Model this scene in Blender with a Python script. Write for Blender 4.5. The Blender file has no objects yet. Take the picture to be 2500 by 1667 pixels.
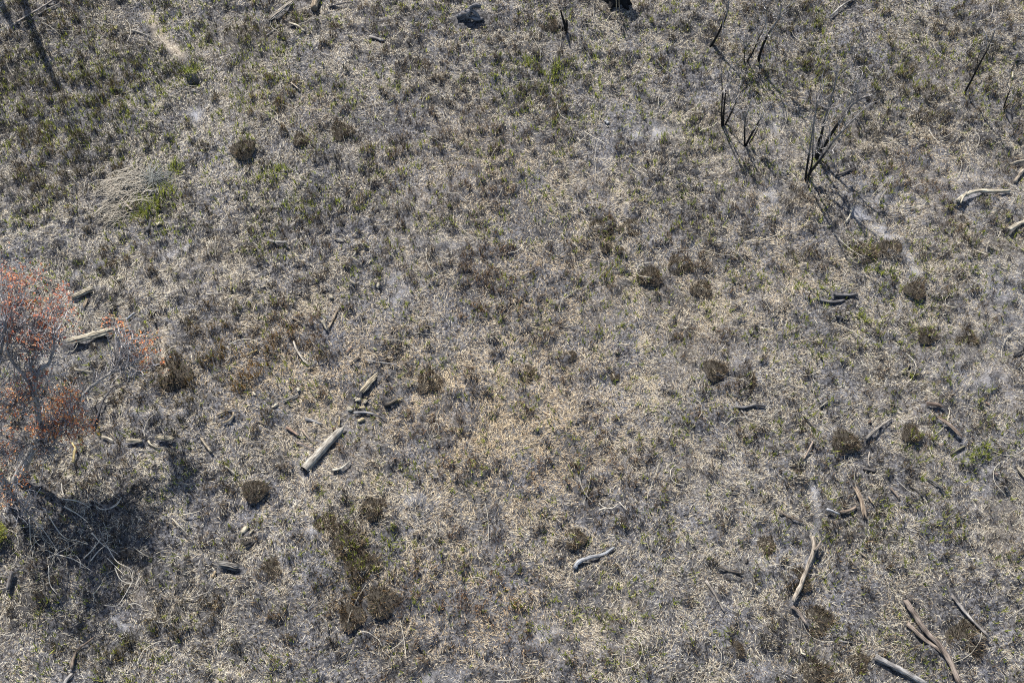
import bpy, math, random
import numpy as np
from mathutils import Vector

random.seed(7)
RNG = np.random.default_rng(11)
SC = bpy.context.scene
COL = SC.collection
PI = math.pi

# ---------------------------------------------------------------- camera
F = 3000.0                       # focal length in pixels of the 2500 px wide photograph
TILT = math.radians(30.5)        # angle between the optical axis and straight down
DIST = 30.0
CAM = np.array([0.0, -DIST*math.sin(TILT), DIST*math.cos(TILT)])
cd = bpy.data.cameras.new('camera')
cd.sensor_width = 36.0
cd.lens = 36.0*F/2500.0
cd.clip_end = 3000.0
co = bpy.data.objects.new('camera', cd)
co.location = CAM
co.rotation_euler = (TILT, 0, 0)
COL.objects.link(co)
SC.camera = co

# ---------------------------------------------------------------- sky and sun
SUN_EL = math.radians(50)
SHAZ = math.radians(25)          # shadows fall towards the camera and a little to the right
W = bpy.data.worlds.new('World')
SC.world = W
W.use_nodes = True
wn = W.node_tree
bg = wn.nodes['Background']
sky = wn.nodes.new('ShaderNodeTexSky')
sky.sky_type = 'NISHITA'
sky.sun_disc = False
sky.sun_elevation = SUN_EL
sky.sun_rotation = -SHAZ
wn.links.new(sky.outputs[0], bg.inputs[0])
bg.inputs[1].default_value = 0.11
sl = bpy.data.lights.new('sun', 'SUN')
sl.energy = 5.0
sl.angle = math.radians(0.55)
sl.color = (1.0, 0.955, 0.88)
so = bpy.data.objects.new('sun', sl)
sd = Vector((math.sin(SHAZ)*math.cos(SUN_EL), -math.cos(SHAZ)*math.cos(SUN_EL), -math.sin(SUN_EL)))
so.rotation_euler = sd.to_track_quat('-Z', 'Y').to_euler()
so.location = (-10, 25, 40)
COL.objects.link(so)
SC.render.engine = 'CYCLES'
SC.cycles.use_denoising = False
SC.cycles.filter_width = 1.1
SC.cycles.max_bounces = 5
SC.view_settings.view_transform = 'Standard'
SC.view_settings.look = 'None'
SC.view_settings.exposure = 0.95
SC.view_settings.gamma = 1.0
SC.view_settings.use_curve_mapping = False

# ---------------------------------------------------------------- photo pixel <-> ground
CT, ST = math.cos(TILT), math.sin(TILT)
def ray(u, v):
    x = (u-1250.0)/F; y = (833.5-v)/F
    return np.array([x, y*CT+ST, y*ST-CT])
def at(u, v, h=0.0):
    d = ray(u, v)
    return CAM+d*((h-CAM[2])/d[2])
def to_px(x, y, z=0.0):
    dx = x-CAM[0]; dy = y-CAM[1]; dz = z-CAM[2]
    cy = dy*CT+dz*ST
    cz = -dy*ST+dz*CT
    return 1250.0+F*dx/(-cz), 833.5-F*cy/(-cz)
def mpp(v):                      # metres per photograph pixel across a lying thing at picture height v
    y = (833.5-v)/F
    return (CAM[2]/(CT-y*ST))/F

# ---------------------------------------------------------------- noise and ground height
TAB = np.random.default_rng(3).random((256, 256))
def vnoise(x, y, s=0):
    x = np.asarray(x, float)+s*37.31; y = np.asarray(y, float)+s*17.77
    xi = np.floor(x).astype(int); yi = np.floor(y).astype(int)
    fx = x-xi; fy = y-yi
    fx = fx*fx*(3-2*fx); fy = fy*fy*(3-2*fy)
    a = TAB[xi & 255, yi & 255]; b = TAB[(xi+1) & 255, yi & 255]
    c = TAB[xi & 255, (yi+1) & 255]; d = TAB[(xi+1) & 255, (yi+1) & 255]
    return (a*(1-fx)+b*fx)*(1-fy)+(c*(1-fx)+d*fx)*fy
def fbm(x, y, s=0, o=4):
    t = 0; a = 1.0; n = 0
    for i in range(o):
        t = t+a*vnoise(x*2**i, y*2**i, s+i*5); n += a; a *= 0.5
    return t/n
def sstep(a, b, x):
    t = np.clip((x-a)/(b-a), 0, 1)
    return t*t*(3-2*t)

# the conspicuous charred tussocks: photo pixel, radius in pixels, height factor, label
TUSS = [
 (624,1193,28,1.0,'round dark brown tussock below and left of the thick pale hollow log'),
 (914,1238,26,1.0,'charred tussock below and right of the thick pale hollow log'),
 (797,1270,24,.9,'small charred tussock above the large dark stubble patch at lower left'),
 (850,1310,42,1.0,'broad olive and black tussock, uppermost of the large dark patch at lower left'),
 (880,1372,40,1.0,'olive and black tussock in the middle of the large dark patch at lower left'),
 (935,1462,36,1.0,'charred tussock with deep shadow at the lower right of the large dark patch'),
 (860,1500,30,.9,'charred tussock above the thin grey twig at the lower left'),
 (660,1385,26,.9,'charred tussock right of the old grey log chunk'),
 (596,367,27,1.0,'reddish brown tussock alone between the upper left green stubble and the open field'),
 (836,316,25,1.1,'dark reddish tussock high in the picture, left of centre'),
 (735,340,18,.9,'small black tussock beside the dark reddish one, left of centre'),
 (1472,548,29,1.0,'rounded charred tussock, left one of a pair in the upper middle'),
 (1537,553,23,1.0,'rounded charred tussock, right one of a pair in the upper middle'),
 (1478,603,14,.9,'small black tussock just below the upper middle pair'),
 (1511,612,10,.9,'tiny black tussock right below the upper middle pair'),
 (1660,640,28,.9,'charred brown tussock in the field below the burnt saplings'),
 (1585,672,27,1.0,'charred tussock with yellow green shoots on its left side, upper middle'),
 (1712,700,24,.9,'charred tussock halfway between the upper middle pair and the grey branches'),
 (1745,905,26,1.0,'charred tussock above the wavy dark grey branch'),
 (1822,925,22,.9,'charred tussock just above and right of the wavy dark grey branch'),
 (1282,907,22,.9,'brown tussock near the middle of the picture'),
 (1048,925,30,.9,'dark tussock right of the rotten split log piece'),
 (1392,868,13,.8,'small black tussock right of the middle of the picture'),
 (1500,917,11,.8,'tiny black tussock in the pale straw right of the middle'),
 (2110,612,29,.8,'flat charred tussock, left one of a pair under the white bent branch'),
 (2172,604,26,.8,'flat charred tussock, right one of a pair under the white bent branch'),
 (2358,822,26,1.0,'dark tussock near the right edge, above the dry brown branches'),
 (2260,818,22,.9,'dark tussock left of the one near the right edge'),
 (2232,706,24,.8,'brown flat tussock between the white bent branch and the right edge'),
 (2060,1076,30,1.0,'charred tussock left of the leaning grey branch on the right'),
 (2220,1060,22,.9,'black tussock right of the leaning grey branch on the right'),
 (1998,1505,36,1.0,'large brown tussock below the long forked branch at lower right'),
 (1948,1410,28,1.0,'charred tussock beside the middle of the long forked branch at lower right'),
 (2357,1545,42,1.1,'large dark tussock under the grey pole at the lower right corner'),
 (1990,1635,38,1.0,'large charred tussock at the bottom edge, right of centre'),
 (2095,1610,24,1.0,'charred tussock at the bottom edge left of the fallen grey pole'),
 (1873,1322,22,.9,'rounded charred tussock left of the top of the forked branch'),
 (1405,1310,24,.9,'charred tussock above the silver grey log'),
 (1795,1585,20,.9,'black tussock near the bottom edge, right of the silver grey log'),
 (425,905,40,1.1,'tall dark tussock right of the hanging orange leaves'),
 (1340,60,22,1.0,'burnt tussock around the black snag near the top edge'),
]
HOLES = [(478,206,15,0.28), (1949,1144,20,0.18), (89,716,10,0.15), (118,692,8,0.12)]
tuss_w = []
for u, v, r, k, lab in TUSS:
    p = at(u, v+r*0.3); tuss_w.append((p[0], p[1], r*mpp(v), k))
hole_w = []
for u, v, r, dp in HOLES:
    p = at(u, v); hole_w.append((p[0], p[1], r*mpp(v), dp))

def hash2(a, b, k):
    return TAB[(a*3+k*29) & 255, (b*5+k*71+a) & 255]
def clumps(x, y):
    """0 between the grass clumps, rising to 1 in the middle of a clump"""
    x = np.asarray(x, float); y = np.asarray(y, float)
    wx = x+.34*(fbm(x/.26, y/.26, 23, 3)-.5); wy = y+.34*(fbm(x/.26, y/.26, 27, 3)-.5)
    dens = .30+.85*sstep(.3, .7, fbm(x/2.4, y/2.4, 6, 3))
    best = np.zeros(np.shape(x))
    for cell, rmin, rvar, kk in ((.38, .09, .15, 0), (.62, .13, .20, 9)):
        cx = np.floor(wx/cell).astype(int); cy = np.floor(wy/cell).astype(int)
        for i in (-1, 0, 1):
            for j in (-1, 0, 1):
                a, b = cx+i, cy+j
                px = (a+.1+.8*hash2(a, b, kk+1))*cell; py = (b+.1+.8*hash2(a, b, kk+2))*cell
                r = rmin+rvar*hash2(a, b, kk+3)**1.5
                q = np.clip(1-((wx-px)**2+(wy-py)**2)/(r*r), 0, 1)
                best = np.maximum(best, np.where(hash2(a, b, kk+4) < dens*(.85 if kk == 0 else .55), q, 0))
    return best
def hgt(x, y):
    x = np.asarray(x, float); y = np.asarray(y, float)
    z = 0.22*(fbm(x/2.6, y/2.6, 1, 3)-0.5)+0.12*clumps(x, y)+0.05*(fbm(x/.16, y/.16, 9, 2)-.5)
    for a, b, r, k in tuss_w:
        z = z+0.10*k*np.exp(-((x-a)**2+(y-b)**2)/(r*r*.8))
    for a, b, r, dp in hole_w:
        q = ((x-a)**2+(y-b)**2)/(r*r)
        z = z-dp*np.exp(-q*1.2)+dp*.35*np.exp(-(np.sqrt(q)-1.7)**2*4)
    return z
def ground(u, v, lift=0.0):      # point on the uneven ground under a photo pixel
    h = 0.0
    for _ in range(4):
        p = at(u, v, h); h = float(hgt(p[0], p[1]))
    p = at(u, v, h+lift)
    return np.array([p[0], p[1], h+lift])

# ---------------------------------------------------------------- materials
def newmat(name):
    m = bpy.data.materials.new(name); m.use_nodes = True
    n = m.node_tree.nodes; l = m.node_tree.links
    n.clear()
    out = n.new('ShaderNodeOutputMaterial')
    return m, n, l, out
def blade_mat(name, trans, rough=.015):
    m, n, l, out = newmat(name)
    a = n.new('ShaderNodeAttribute'); a.attribute_name = 'Col'
    d = n.new('ShaderNodeBsdfDiffuse'); t = n.new('ShaderNodeBsdfTranslucent'); x = n.new('ShaderNodeMixShader')
    x.inputs[0].default_value = trans
    l.new(a.outputs['Color'], d.inputs[0]); l.new(a.outputs['Color'], t.inputs[0])
    l.new(d.outputs[0], x.inputs[1]); l.new(t.outputs[0], x.inputs[2])
    g = n.new('ShaderNodeBsdfGlossy'); g.inputs['Roughness'].default_value = .45
    g.inputs['Color'].default_value = (.9, .9, .9, 1)
    y = n.new('ShaderNodeMixShader'); y.inputs[0].default_value = rough
    l.new(x.outputs[0], y.inputs[1]); l.new(g.outputs[0], y.inputs[2])
    l.new(y.outputs[0], out.inputs[0])
    return m
M_STRAW = blade_mat('dry straw', .30)
M_STUB = blade_mat('charred stubble', .18, .004)
M_GREEN = blade_mat('green shoots', .55)
M_LEAF = blade_mat('dead leaves', .5)

def wood_mat():
    m, n, l, out = newmat('weathered wood')
    b = n.new('ShaderNodeBsdfPrincipled'); b.inputs['Roughness'].default_value = .85
    b.inputs['Specular IOR Level'].default_value = .2
    a = n.new('ShaderNodeAttribute'); a.attribute_name = 'Col'
    g = n.new('ShaderNodeAttribute'); g.attribute_name = 'grain'
    mp = n.new('ShaderNodeMapping'); mp.inputs['Scale'].default_value = (1, 1, .10)
    l.new(g.outputs['Vector'], mp.inputs[0])
    t = n.new('ShaderNodeTexNoise'); t.inputs['Scale'].default_value = 45; t.inputs['Detail'].default_value = 5
    l.new(mp.outputs[0], t.inputs['Vector'])
    r = n.new('ShaderNodeValToRGB')
    r.color_ramp.elements[0].position = .38; r.color_ramp.elements[0].color = (.25, .24, .235, 1)
    r.color_ramp.elements[1].position = .60; r.color_ramp.elements[1].color = (.80, .79, .77, 1)
    l.new(t.outputs['Fac'], r.inputs[0])
    t2 = n.new('ShaderNodeTexNoise'); t2.inputs['Scale'].default_value = 7; t2.inputs['Detail'].default_value = 4
    l.new(g.outputs['Vector'], t2.inputs['Vector'])
    r2 = n.new('ShaderNodeValToRGB')
    r2.color_ramp.elements[0].position = .34; r2.color_ramp.elements[0].color = (.55, .53, .52, 1)
    r2.color_ramp.elements[1].position = .62; r2.color_ramp.elements[1].color = (.92, .92, .92, 1)
    l.new(t2.outputs['Fac'], r2.inputs[0])
    def mul(p, q):
        x = n.new('ShaderNodeMix'); x.data_type = 'RGBA'; x.blend_type = 'MULTIPLY'; x.inputs[0].default_value = 1
        l.new(p, x.inputs[6]); l.new(q, x.inputs[7]); return x.outputs[2]
    c = mul(mul(a.outputs['Color'], r.outputs[0]), r2.outputs[0])
    l.new(c, b.inputs['Base Color'])
    bp = n.new('ShaderNodeBump'); bp.inputs['Strength'].default_value = .7; bp.inputs['Distance'].default_value = .02
    l.new(t.outputs['Fac'], bp.inputs['Height']); l.new(bp.outputs[0], b.inputs['Normal'])
    l.new(b.outputs[0], out.inputs[0])
    return m
M_WOOD = wood_mat()

def ground_mat():
    m, n, l, out = newmat('burnt ash soil')
    b = n.new('ShaderNodeBsdfPrincipled'); b.inputs['Roughness'].default_value = .95
    b.inputs['Specular IOR Level'].default_value = .1
    tc = n.new('ShaderNodeTexCoord')
    def noise(scale, det, lo, hi, c0, c1):
        t = n.new('ShaderNodeTexNoise'); t.inputs['Scale'].default_value = scale; t.inputs['Detail'].default_value = det
        t.inputs['Roughness'].default_value = .65
        l.new(tc.outputs['Object'], t.inputs['Vector'])
        r = n.new('ShaderNodeValToRGB')
        r.color_ramp.elements[0].position = lo; r.color_ramp.elements[0].color = (*c0, 1)
        r.color_ramp.elements[1].position = hi; r.color_ramp.elements[1].color = (*c1, 1)
        l.new(t.outputs['Fac'], r.inputs[0])
        return t, r.outputs[0]
    t1, c1 = noise(14, 8, .38, .62, (.022, .022, .024), (.21, .206, .206))
    t2, c2 = noise(55, 6, .35, .65, (.35, .34, .33), (1.25, 1.25, 1.27))
    t3, c3 = noise(.55, 4, .35, .65, (.72, .70, .66), (1.0, 1.02, 1.10))
    a = n.new('ShaderNodeAttribute'); a.attribute_name = 'Col'
    def mix(mode, p, q, f=None):
        x = n.new('ShaderNodeMix'); x.data_type = 'RGBA'; x.blend_type = mode; x.inputs[0].default_value = 1
        l.new(p, x.inputs[6]); l.new(q, x.inputs[7])
        if f is not None: l.new(f, x.inputs[0])
        return x.outputs[2]
    c = mix('MULTIPLY', mix('MULTIPLY', c1, c2), c3)
    # Col red: pale ash, green: bare brown earth, blue: soot and painted tree shade
    s = n.new('ShaderNodeSeparateColor'); l.new(a.outputs['Color'], s.inputs[0])
    def const(col):
        r = n.new('ShaderNodeRGB'); r.outputs[0].default_value = (*col, 1); return r.outputs[0]
    pale = mix('MULTIPLY', const((.46, .46, .48)), c2)
    earth = mix('MULTIPLY', const((.42, .36, .28)), c2)
    soot = mix('MULTIPLY', const((.035, .034, .036)), c2)  # dark tone for soot and for the painted tree shade
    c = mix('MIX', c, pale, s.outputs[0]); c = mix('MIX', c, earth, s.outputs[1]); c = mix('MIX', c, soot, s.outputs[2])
    l.new(c, b.inputs['Base Color'])
    bp = n.new('ShaderNodeBump'); bp.inputs['Strength'].default_value = .9; bp.inputs['Distance'].default_value = .03
    l.new(t2.outputs['Fac'], bp.inputs['Height']); l.new(bp.outputs[0], b.inputs['Normal'])
    l.new(b.outputs[0], out.inputs[0])
    return m
M_GROUND = ground_mat()

# ---------------------------------------------------------------- mesh helpers
def mesh_np(name, V, faces, mat, col=None, grain=None, smooth=False):
    """V (n,3); faces (m,k) array of one size, or list of such arrays"""
    if not isinstance(faces, list): faces = [faces]
    faces = [np.asarray(f, np.int32) for f in faces if len(f)]
    me = bpy.data.meshes.new(name)
    V = np.asarray(V, np.float32)
    me.vertices.add(len(V)); me.vertices.foreach_set('co', V.ravel())
    tot = np.concatenate([np.full(len(f), f.shape[1], np.int32) for f in faces])
    idx = np.concatenate([f.ravel() for f in faces])
    st = np.concatenate([[0], np.cumsum(tot)[:-1]]).astype(np.int32)
    me.loops.add(len(idx)); me.loops.foreach_set('vertex_index', idx)
    me.polygons.add(len(tot)); me.polygons.foreach_set('loop_start', st); me.polygons.foreach_set('loop_total', tot)
    if smooth: me.polygons.foreach_set('use_smooth', np.ones(len(tot), bool))
    if col is not None:
        at_ = me.attributes.new('Col', 'FLOAT_COLOR', 'POINT')
        c4 = np.ones((len(V), 4), np.float32); c4[:, :3] = col
        at_.data.foreach_set('color', c4.ravel())
    if grain is not None:
        ag = me.attributes.new('grain', 'FLOAT_VECTOR', 'POINT')
        ag.data.foreach_set('vector', np.asarray(grain, np.float32).ravel())
    me.materials.append(mat)
    me.update(calc_edges=True)
    return me
def obj(name, me, parent=None, loc=None):
    o = bpy.data.objects.new(name, me); COL.objects.link(o)
    if loc is not None: o.location = loc
    if parent is not None: o.parent = parent
    return o
def tag(o, label=None, cat=None, group=None, kind=None):
    if label: o['label'] = label
    if cat: o['category'] = cat
    if group: o['group'] = group
    if kind: o['kind'] = kind
    return o
def spline(P, n):
    P = np.asarray(P, float)
    if len(P) == 2:
        t = np.linspace(0, 1, n)[:, None]; return P[0]*(1-t)+P[1]*t
    Q = np.vstack([2*P[0]-P[1], P, 2*P[-1]-P[-2]])
    seg = len(P)-1; out = []
    for t in np.linspace(0, seg, n):
        i = min(int(t), seg-1); f = t-i
        p0, p1, p2, p3 = Q[i], Q[i+1], Q[i+2], Q[i+3]
        out.append(.5*((2*p1)+(-p0+p2)*f+(2*p0-5*p1+4*p2-p3)*f*f+(-p0+3*p1-3*p2+p3)*f**3))
    return np.array(out)
class Geo:
    def __init__(s): s.V = []; s.C = []; s.G = []; s.F4 = []; s.F3 = []; s.n = 0
    def add(s, V, C, G, F4=None, F3=None):
        if F4 is not None and len(F4): s.F4.append(np.asarray(F4)+s.n)
        if F3 is not None and len(F3): s.F3.append(np.asarray(F3)+s.n)
        s.V.append(V); s.C.append(C); s.G.append(G); s.n += len(V)
    def mesh(s, name, mat, origin=None, smooth=False):
        V = np.vstack(s.V)
        if origin is not None: V = V-np.asarray(origin)
        fs = []
        if s.F4: fs.append(np.vstack(s.F4))
        if s.F3: fs.append(np.vstack(s.F3))
        return mesh_np(name, V, fs, mat, np.vstack(s.C), np.vstack(s.G), smooth)
def frames(P):
    T = np.gradient(P, axis=0); T /= np.linalg.norm(T, axis=1)[:, None]+1e-9
    up = np.array([0, 0, 1.0])
    if abs(T[:, 2]).mean() > .8: up = np.array([0, 1.0, 0])
    A = np.cross(T, up); A /= np.linalg.norm(A, axis=1)[:, None]+1e-9
    B = np.cross(A, T)
    return T, A, B
def tube(g, P, R, col, sides=7, rough=.12, seed=0, jag=0.0, cap=True, flat=1.0, col2=None, hollow=0.0, capcol=None):
    """an uneven round piece of wood along P with radii R"""
    rs = np.random.default_rng(seed)
    P = np.asarray(P, float); n = len(P); R = np.broadcast_to(np.asarray(R, float), (n,))
    T, A, B = frames(P)
    th = np.arange(sides)/sides*2*PI
    groove = rs.normal(0, rough, sides)
    rad = R[:, None]*(1+1.2*groove[None]+rs.normal(0, rough*.5, (n, sides))+rs.normal(0, rough*.25, (n, 1)))
    X = P[:, None]+rad[..., None]*(np.cos(th)[None, :, None]*A[:, None]+flat*np.sin(th)[None, :, None]*B[:, None])
    if jag:
        X[0] -= T[0]*(rs.random(sides)**1.5*jag)[:, None]; X[-1] += T[-1]*(rs.random(sides)**1.5*jag)[:, None]
    L = np.concatenate([[0], np.cumsum(np.linalg.norm(np.diff(P, axis=0), axis=1))])
    Rm = max(R.max(), .01)
    G = np.stack([np.broadcast_to(np.cos(th)*Rm*1.0, (n, sides)), np.broadcast_to(np.sin(th)*Rm, (n, sides)), np.broadcast_to(L[:, None], (n, sides))], -1)+rs.random(3)*50
    c0 = np.asarray(col, float)
    if c0.ndim == 1: C = np.broadcast_to(c0, (n, sides, 3))
    else: C = np.broadcast_to(c0[:, None], (n, sides, 3))
    C = C*(1+rs.normal(0, .08, (n, sides, 1)))
    i = np.arange(n-1)[:, None]*sides; j = np.arange(sides)[None]
    q = np.stack([i+j, i+(j+1) % sides, i+sides+(j+1) % sides, i+sides+j], -1).reshape(-1, 4)
    V = X.reshape(-1, 3); CC = np.clip(C.reshape(-1, 3), 0, 1); GG = G.reshape(-1, 3)
    f3 = []
    if cap:
        for e, (ring, tdir) in enumerate(((0, -T[0]), (n-1, T[-1]))):
            ctr = X[ring].mean(0)-tdir*(R[ring]*hollow*2.5 if hollow else 0)
            k = len(V)
            V = np.vstack([V, ctr[None]]); cc = np.asarray(capcol if capcol is not None else CC[ring*sides], float)
            CC = np.vstack([CC, cc[None]]); GG = np.vstack([GG, GG[ring*sides][None]])
            for s in range(sides):
                a, b = ring*sides+s, ring*sides+(s+1) % sides
                f3.append((b, a, k) if e == 0 else (a, b, k))
    g.add(V, CC, GG, q, np.array(f3) if f3 else None)
    return X

# ---------------------------------------------------------------- wood colours
PALE = (.62, .57, .46); CREAM = (.70, .64, .50); GREY = (.34, .33, .32); LGREY = (.48, .47, .46); DGREY = (.13, .13, .135)
BROWN = (.27, .205, .15); TAN = (.46, .38, .28); PINK = (.50, .36, .27); CHAR = (.022, .021, .022); YEL = (.52, .43, .22)

FOOT = []                        # footprints that keep blades away: x0, y0, x1, y1, r
def footprint(P, r):
    for a, b in zip(P[:-1], P[1:]): FOOT.append((a[0], a[1], b[0], b[1], r))

# ---------------------------------------------------------------- ground
def axis(lo, hi, step, far):
    a = list(np.arange(lo, hi+1e-6, step))
    s = step; l, h = a[0], a[-1]; pre = []; post = []
    while h < far:
        s *= 1.35; l -= s; h += s; pre.append(l); post.append(h)
    return np.array(pre[::-1]+a+post)
def gauss(u, v, L):
    t = 0
    for a, b, su, sv, k in L: t = t+k*np.exp(-((u-a)/su)**2-((v-b)/sv)**2)
    return t
def seg_px(u, v, pts, w):        # soft band along a polyline in photo pixels (resolved once, to place ash on the ground)
    best = np.full(np.shape(u), 1e9)
    for (a, b), (c, d) in zip(pts[:-1], pts[1:]):
        L2 = (c-a)**2+(d-b)**2
        t = np.clip(((u-a)*(c-a)+(v-b)*(d-b))/L2, 0, 1)
        best = np.minimum(best, np.hypot(u-a-t*(c-a), v-b-t*(d-b)))
    return np.exp(-(best/w)**2)
ASH_LINES = [([(2090,515),(2150,560),(2215,625),(2235,665)],13,.8), ([(440,1600),(500,1625),(565,1648),(640,1672)],9,.3),
             ([(150,705),(190,665),(250,640)],9,.6), ([(385,640),(470,600)],8,.6), ([(1985,1180),(1990,1330),(1940,1480)],13,.5),
             ([(950,690),(1010,640),(960,760)],14,.35), ([(330,1010),(420,1005),(460,1010)],6,.7)]
EARTH_LINES = [([(368,45),(385,80),(412,112),(443,133)],12,.95), ([(395,800),(405,915)],9,.5), ([(300,1420),(390,1500)],14,.3)]
ASH_SPOTS = [(1580,325,55,16,.9),(2180,434,16,8,1),(1905,300,40,25,.6),(1880,480,22,40,.7),(480,285,22,18,.9),(280,1508,14,10,1),(300,1525,12,14,.9),
             (1000,950,30,25,.2),(1985,1200,12,30,.8),(2360,440,70,60,.35),(2150,470,60,40,.35),(2450,750,90,120,.3),(2380,930,90,50,.35),(1860,1340,40,80,.25),
             (745,1130,30,40,.4),(760,1290,14,25,.6),(1000,1230,40,20,.5),(1690,600,35,18,.5),(1050,600,80,30,.3),(1850,1640,60,30,.4),(2370,1180,80,60,.25),
             (95,900,90,60,.3),(230,1110,60,30,.3),(380,470,40,40,.3),(1960,1480,20,30,.5),(1340,1560,60,30,.3),(1080,1655,60,20,.5)]
SOOT_SHADE_SPOTS = [(478,208,13,12,1),(1949,1146,17,8,.9),(89,716,9,8,1),(118,692,8,6,1),(150,1350,130,70,.55),(250,1190,90,30,.3),(60,1500,90,100,.4),(850,1330,60,60,.4)]  # soot, plus the tree's cast shade painted in at the lower left
def ash_map(u, v):
    t = gauss(u, v, ASH_SPOTS)
    for p, w, k in ASH_LINES: t = np.maximum(t, k*seg_px(u, v, p, w))
    return np.clip(t, 0, 1)
def earth_map(u, v):
    t = 0*u
    for p, w, k in EARTH_LINES: t = np.maximum(t, k*seg_px(u, v, p, w))
    t = t+gauss(u, v, [(478,193,14,5,.9)])
    return np.clip(t, 0, 1)
gx = axis(-18.5, 18.5, .085, 700.0); gy = axis(-11.0, 15.5, .085, 700.0)
GX, GY = np.meshgrid(gx, gy)
GZ = hgt(GX, GY)
nx, ny = len(gx), len(gy)
far = np.clip((np.maximum(np.abs(GX)-18, np.abs(GY-2)-13.5))/20, 0, 1)
GZ = GZ*(1-far)
near = np.hypot(GX, GY) < 40
GU, GV = to_px(GX, np.where(near, GY, 0), 0)
col = np.zeros((ny, nx, 3))
col[..., 0] = np.where(near, ash_map(GU, GV), 0)*sstep(.25, .6, fbm(GX/.25, GY/.25, 14, 3))*.8
col[..., 1] = np.where(near, earth_map(GU, GV), 0)*.85+.12*sstep(.52, .75, fbm(GX/1.7, GY/1.7, 21, 3))
col[..., 2] = np.where(near, np.clip(gauss(GU, GV, SOOT_SHADE_SPOTS), 0, 1), 0)+.3*sstep(.55, .75, fbm(GX/.9, GY/.9, 31, 3))+.15*sstep(.05, .5, clumps(GX, GY))
i = np.arange(ny-1)[:, None]*nx; j = np.arange(nx-1)[None]
q = np.stack([i+j, i+j+1, i+nx+j+1, i+nx+j], -1).reshape(-1, 4)
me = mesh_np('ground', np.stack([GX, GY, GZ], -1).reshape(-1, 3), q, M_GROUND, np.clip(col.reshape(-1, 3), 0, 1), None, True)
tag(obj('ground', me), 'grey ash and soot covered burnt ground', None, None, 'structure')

# ---------------------------------------------------------------- fallen wood
def stick(name, label, cat, colr, w, pts, lift=.05, sides=8, rough=.13, jag=.04, taper=.75, twigs=0, flat=1.0, group=None, hollow=0, capcol=None, char_end=0, bow=.0):
    sd_ = len(label)*7+int(pts[0][0])
    rs = np.random.default_rng(sd_)
    r = .5*w*mpp(np.mean([p[1] for p in pts]))
    P = np.array([ground(p[0], p[1], 0.0) for p in pts])
    P[:, 2] += r*.7+lift*.5
    L = np.linalg.norm(P[-1]-P[0])
    n = max(6, int(L/.09)+2)
    S = spline(P, n)
    # rest on the ground as a stiff piece: straighten heights, keep above the soil
    z = np.linspace(S[0, 2], S[-1, 2], n)
    gz = hgt(S[:, 0], S[:, 1])+r*.5
    z = z+max(0, np.max(gz-z)*.6)
    S[:, 2] = z+bow*np.sin(np.linspace(0, PI, n))
    S[1:-1, :2] += rs.normal(0, r*.07, (n-2, 2))
    R = r*np.linspace(1, taper, n)*(1+.05*np.sin(np.linspace(0, 9, n)+rs.random()*6))
    c = np.tile(np.asarray(colr, float), (n, 1))
    if char_end:
        m = sstep(0, .35, np.linspace(0, 1, n)) if char_end > 0 else sstep(0, .35, np.linspace(1, 0, n))
        c = c*m[:, None]+np.array(CHAR)*2*(1-m[:, None])
    g = Geo(); tube(g, S, R, c, sides, rough, sd_, jag, True, flat, hollow=hollow, capcol=capcol)
    o = obj(name, g.mesh(name, M_WOOD, S[0], True), None, S[0])
    tag(o, label, cat, group)
    for k in range(twigs):
        t = int(n*rs.uniform(.25, .85)); dr = S[min(t+1, n-1)]-S[t]; dr = dr/np.linalg.norm(dr)
        a = rs.choice([-1, 1])*rs.uniform(.5, 1.0)
        dv = np.array([dr[0]*math.cos(a)-dr[1]*math.sin(a), dr[0]*math.sin(a)+dr[1]*math.cos(a), rs.uniform(0, .25)])
        TL = L*rs.uniform(.14, .3)
        Q = spline(np.array([S[t], S[t]+dv*TL*.5+rs.normal(0, .01, 3), S[t]+dv*TL]), 6)
        gg = Geo(); tube(gg, Q, R[t]*np.linspace(.55, .3, 6), colr, 5, .1, sd_+k)
        obj('side_twig', gg.mesh('side_twig', M_WOOD, S[0], True), o)
    if w >= 7: footprint(S, r*.9+.02)
    else: footprint(S, r*.6)
    return o, S, R

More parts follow.
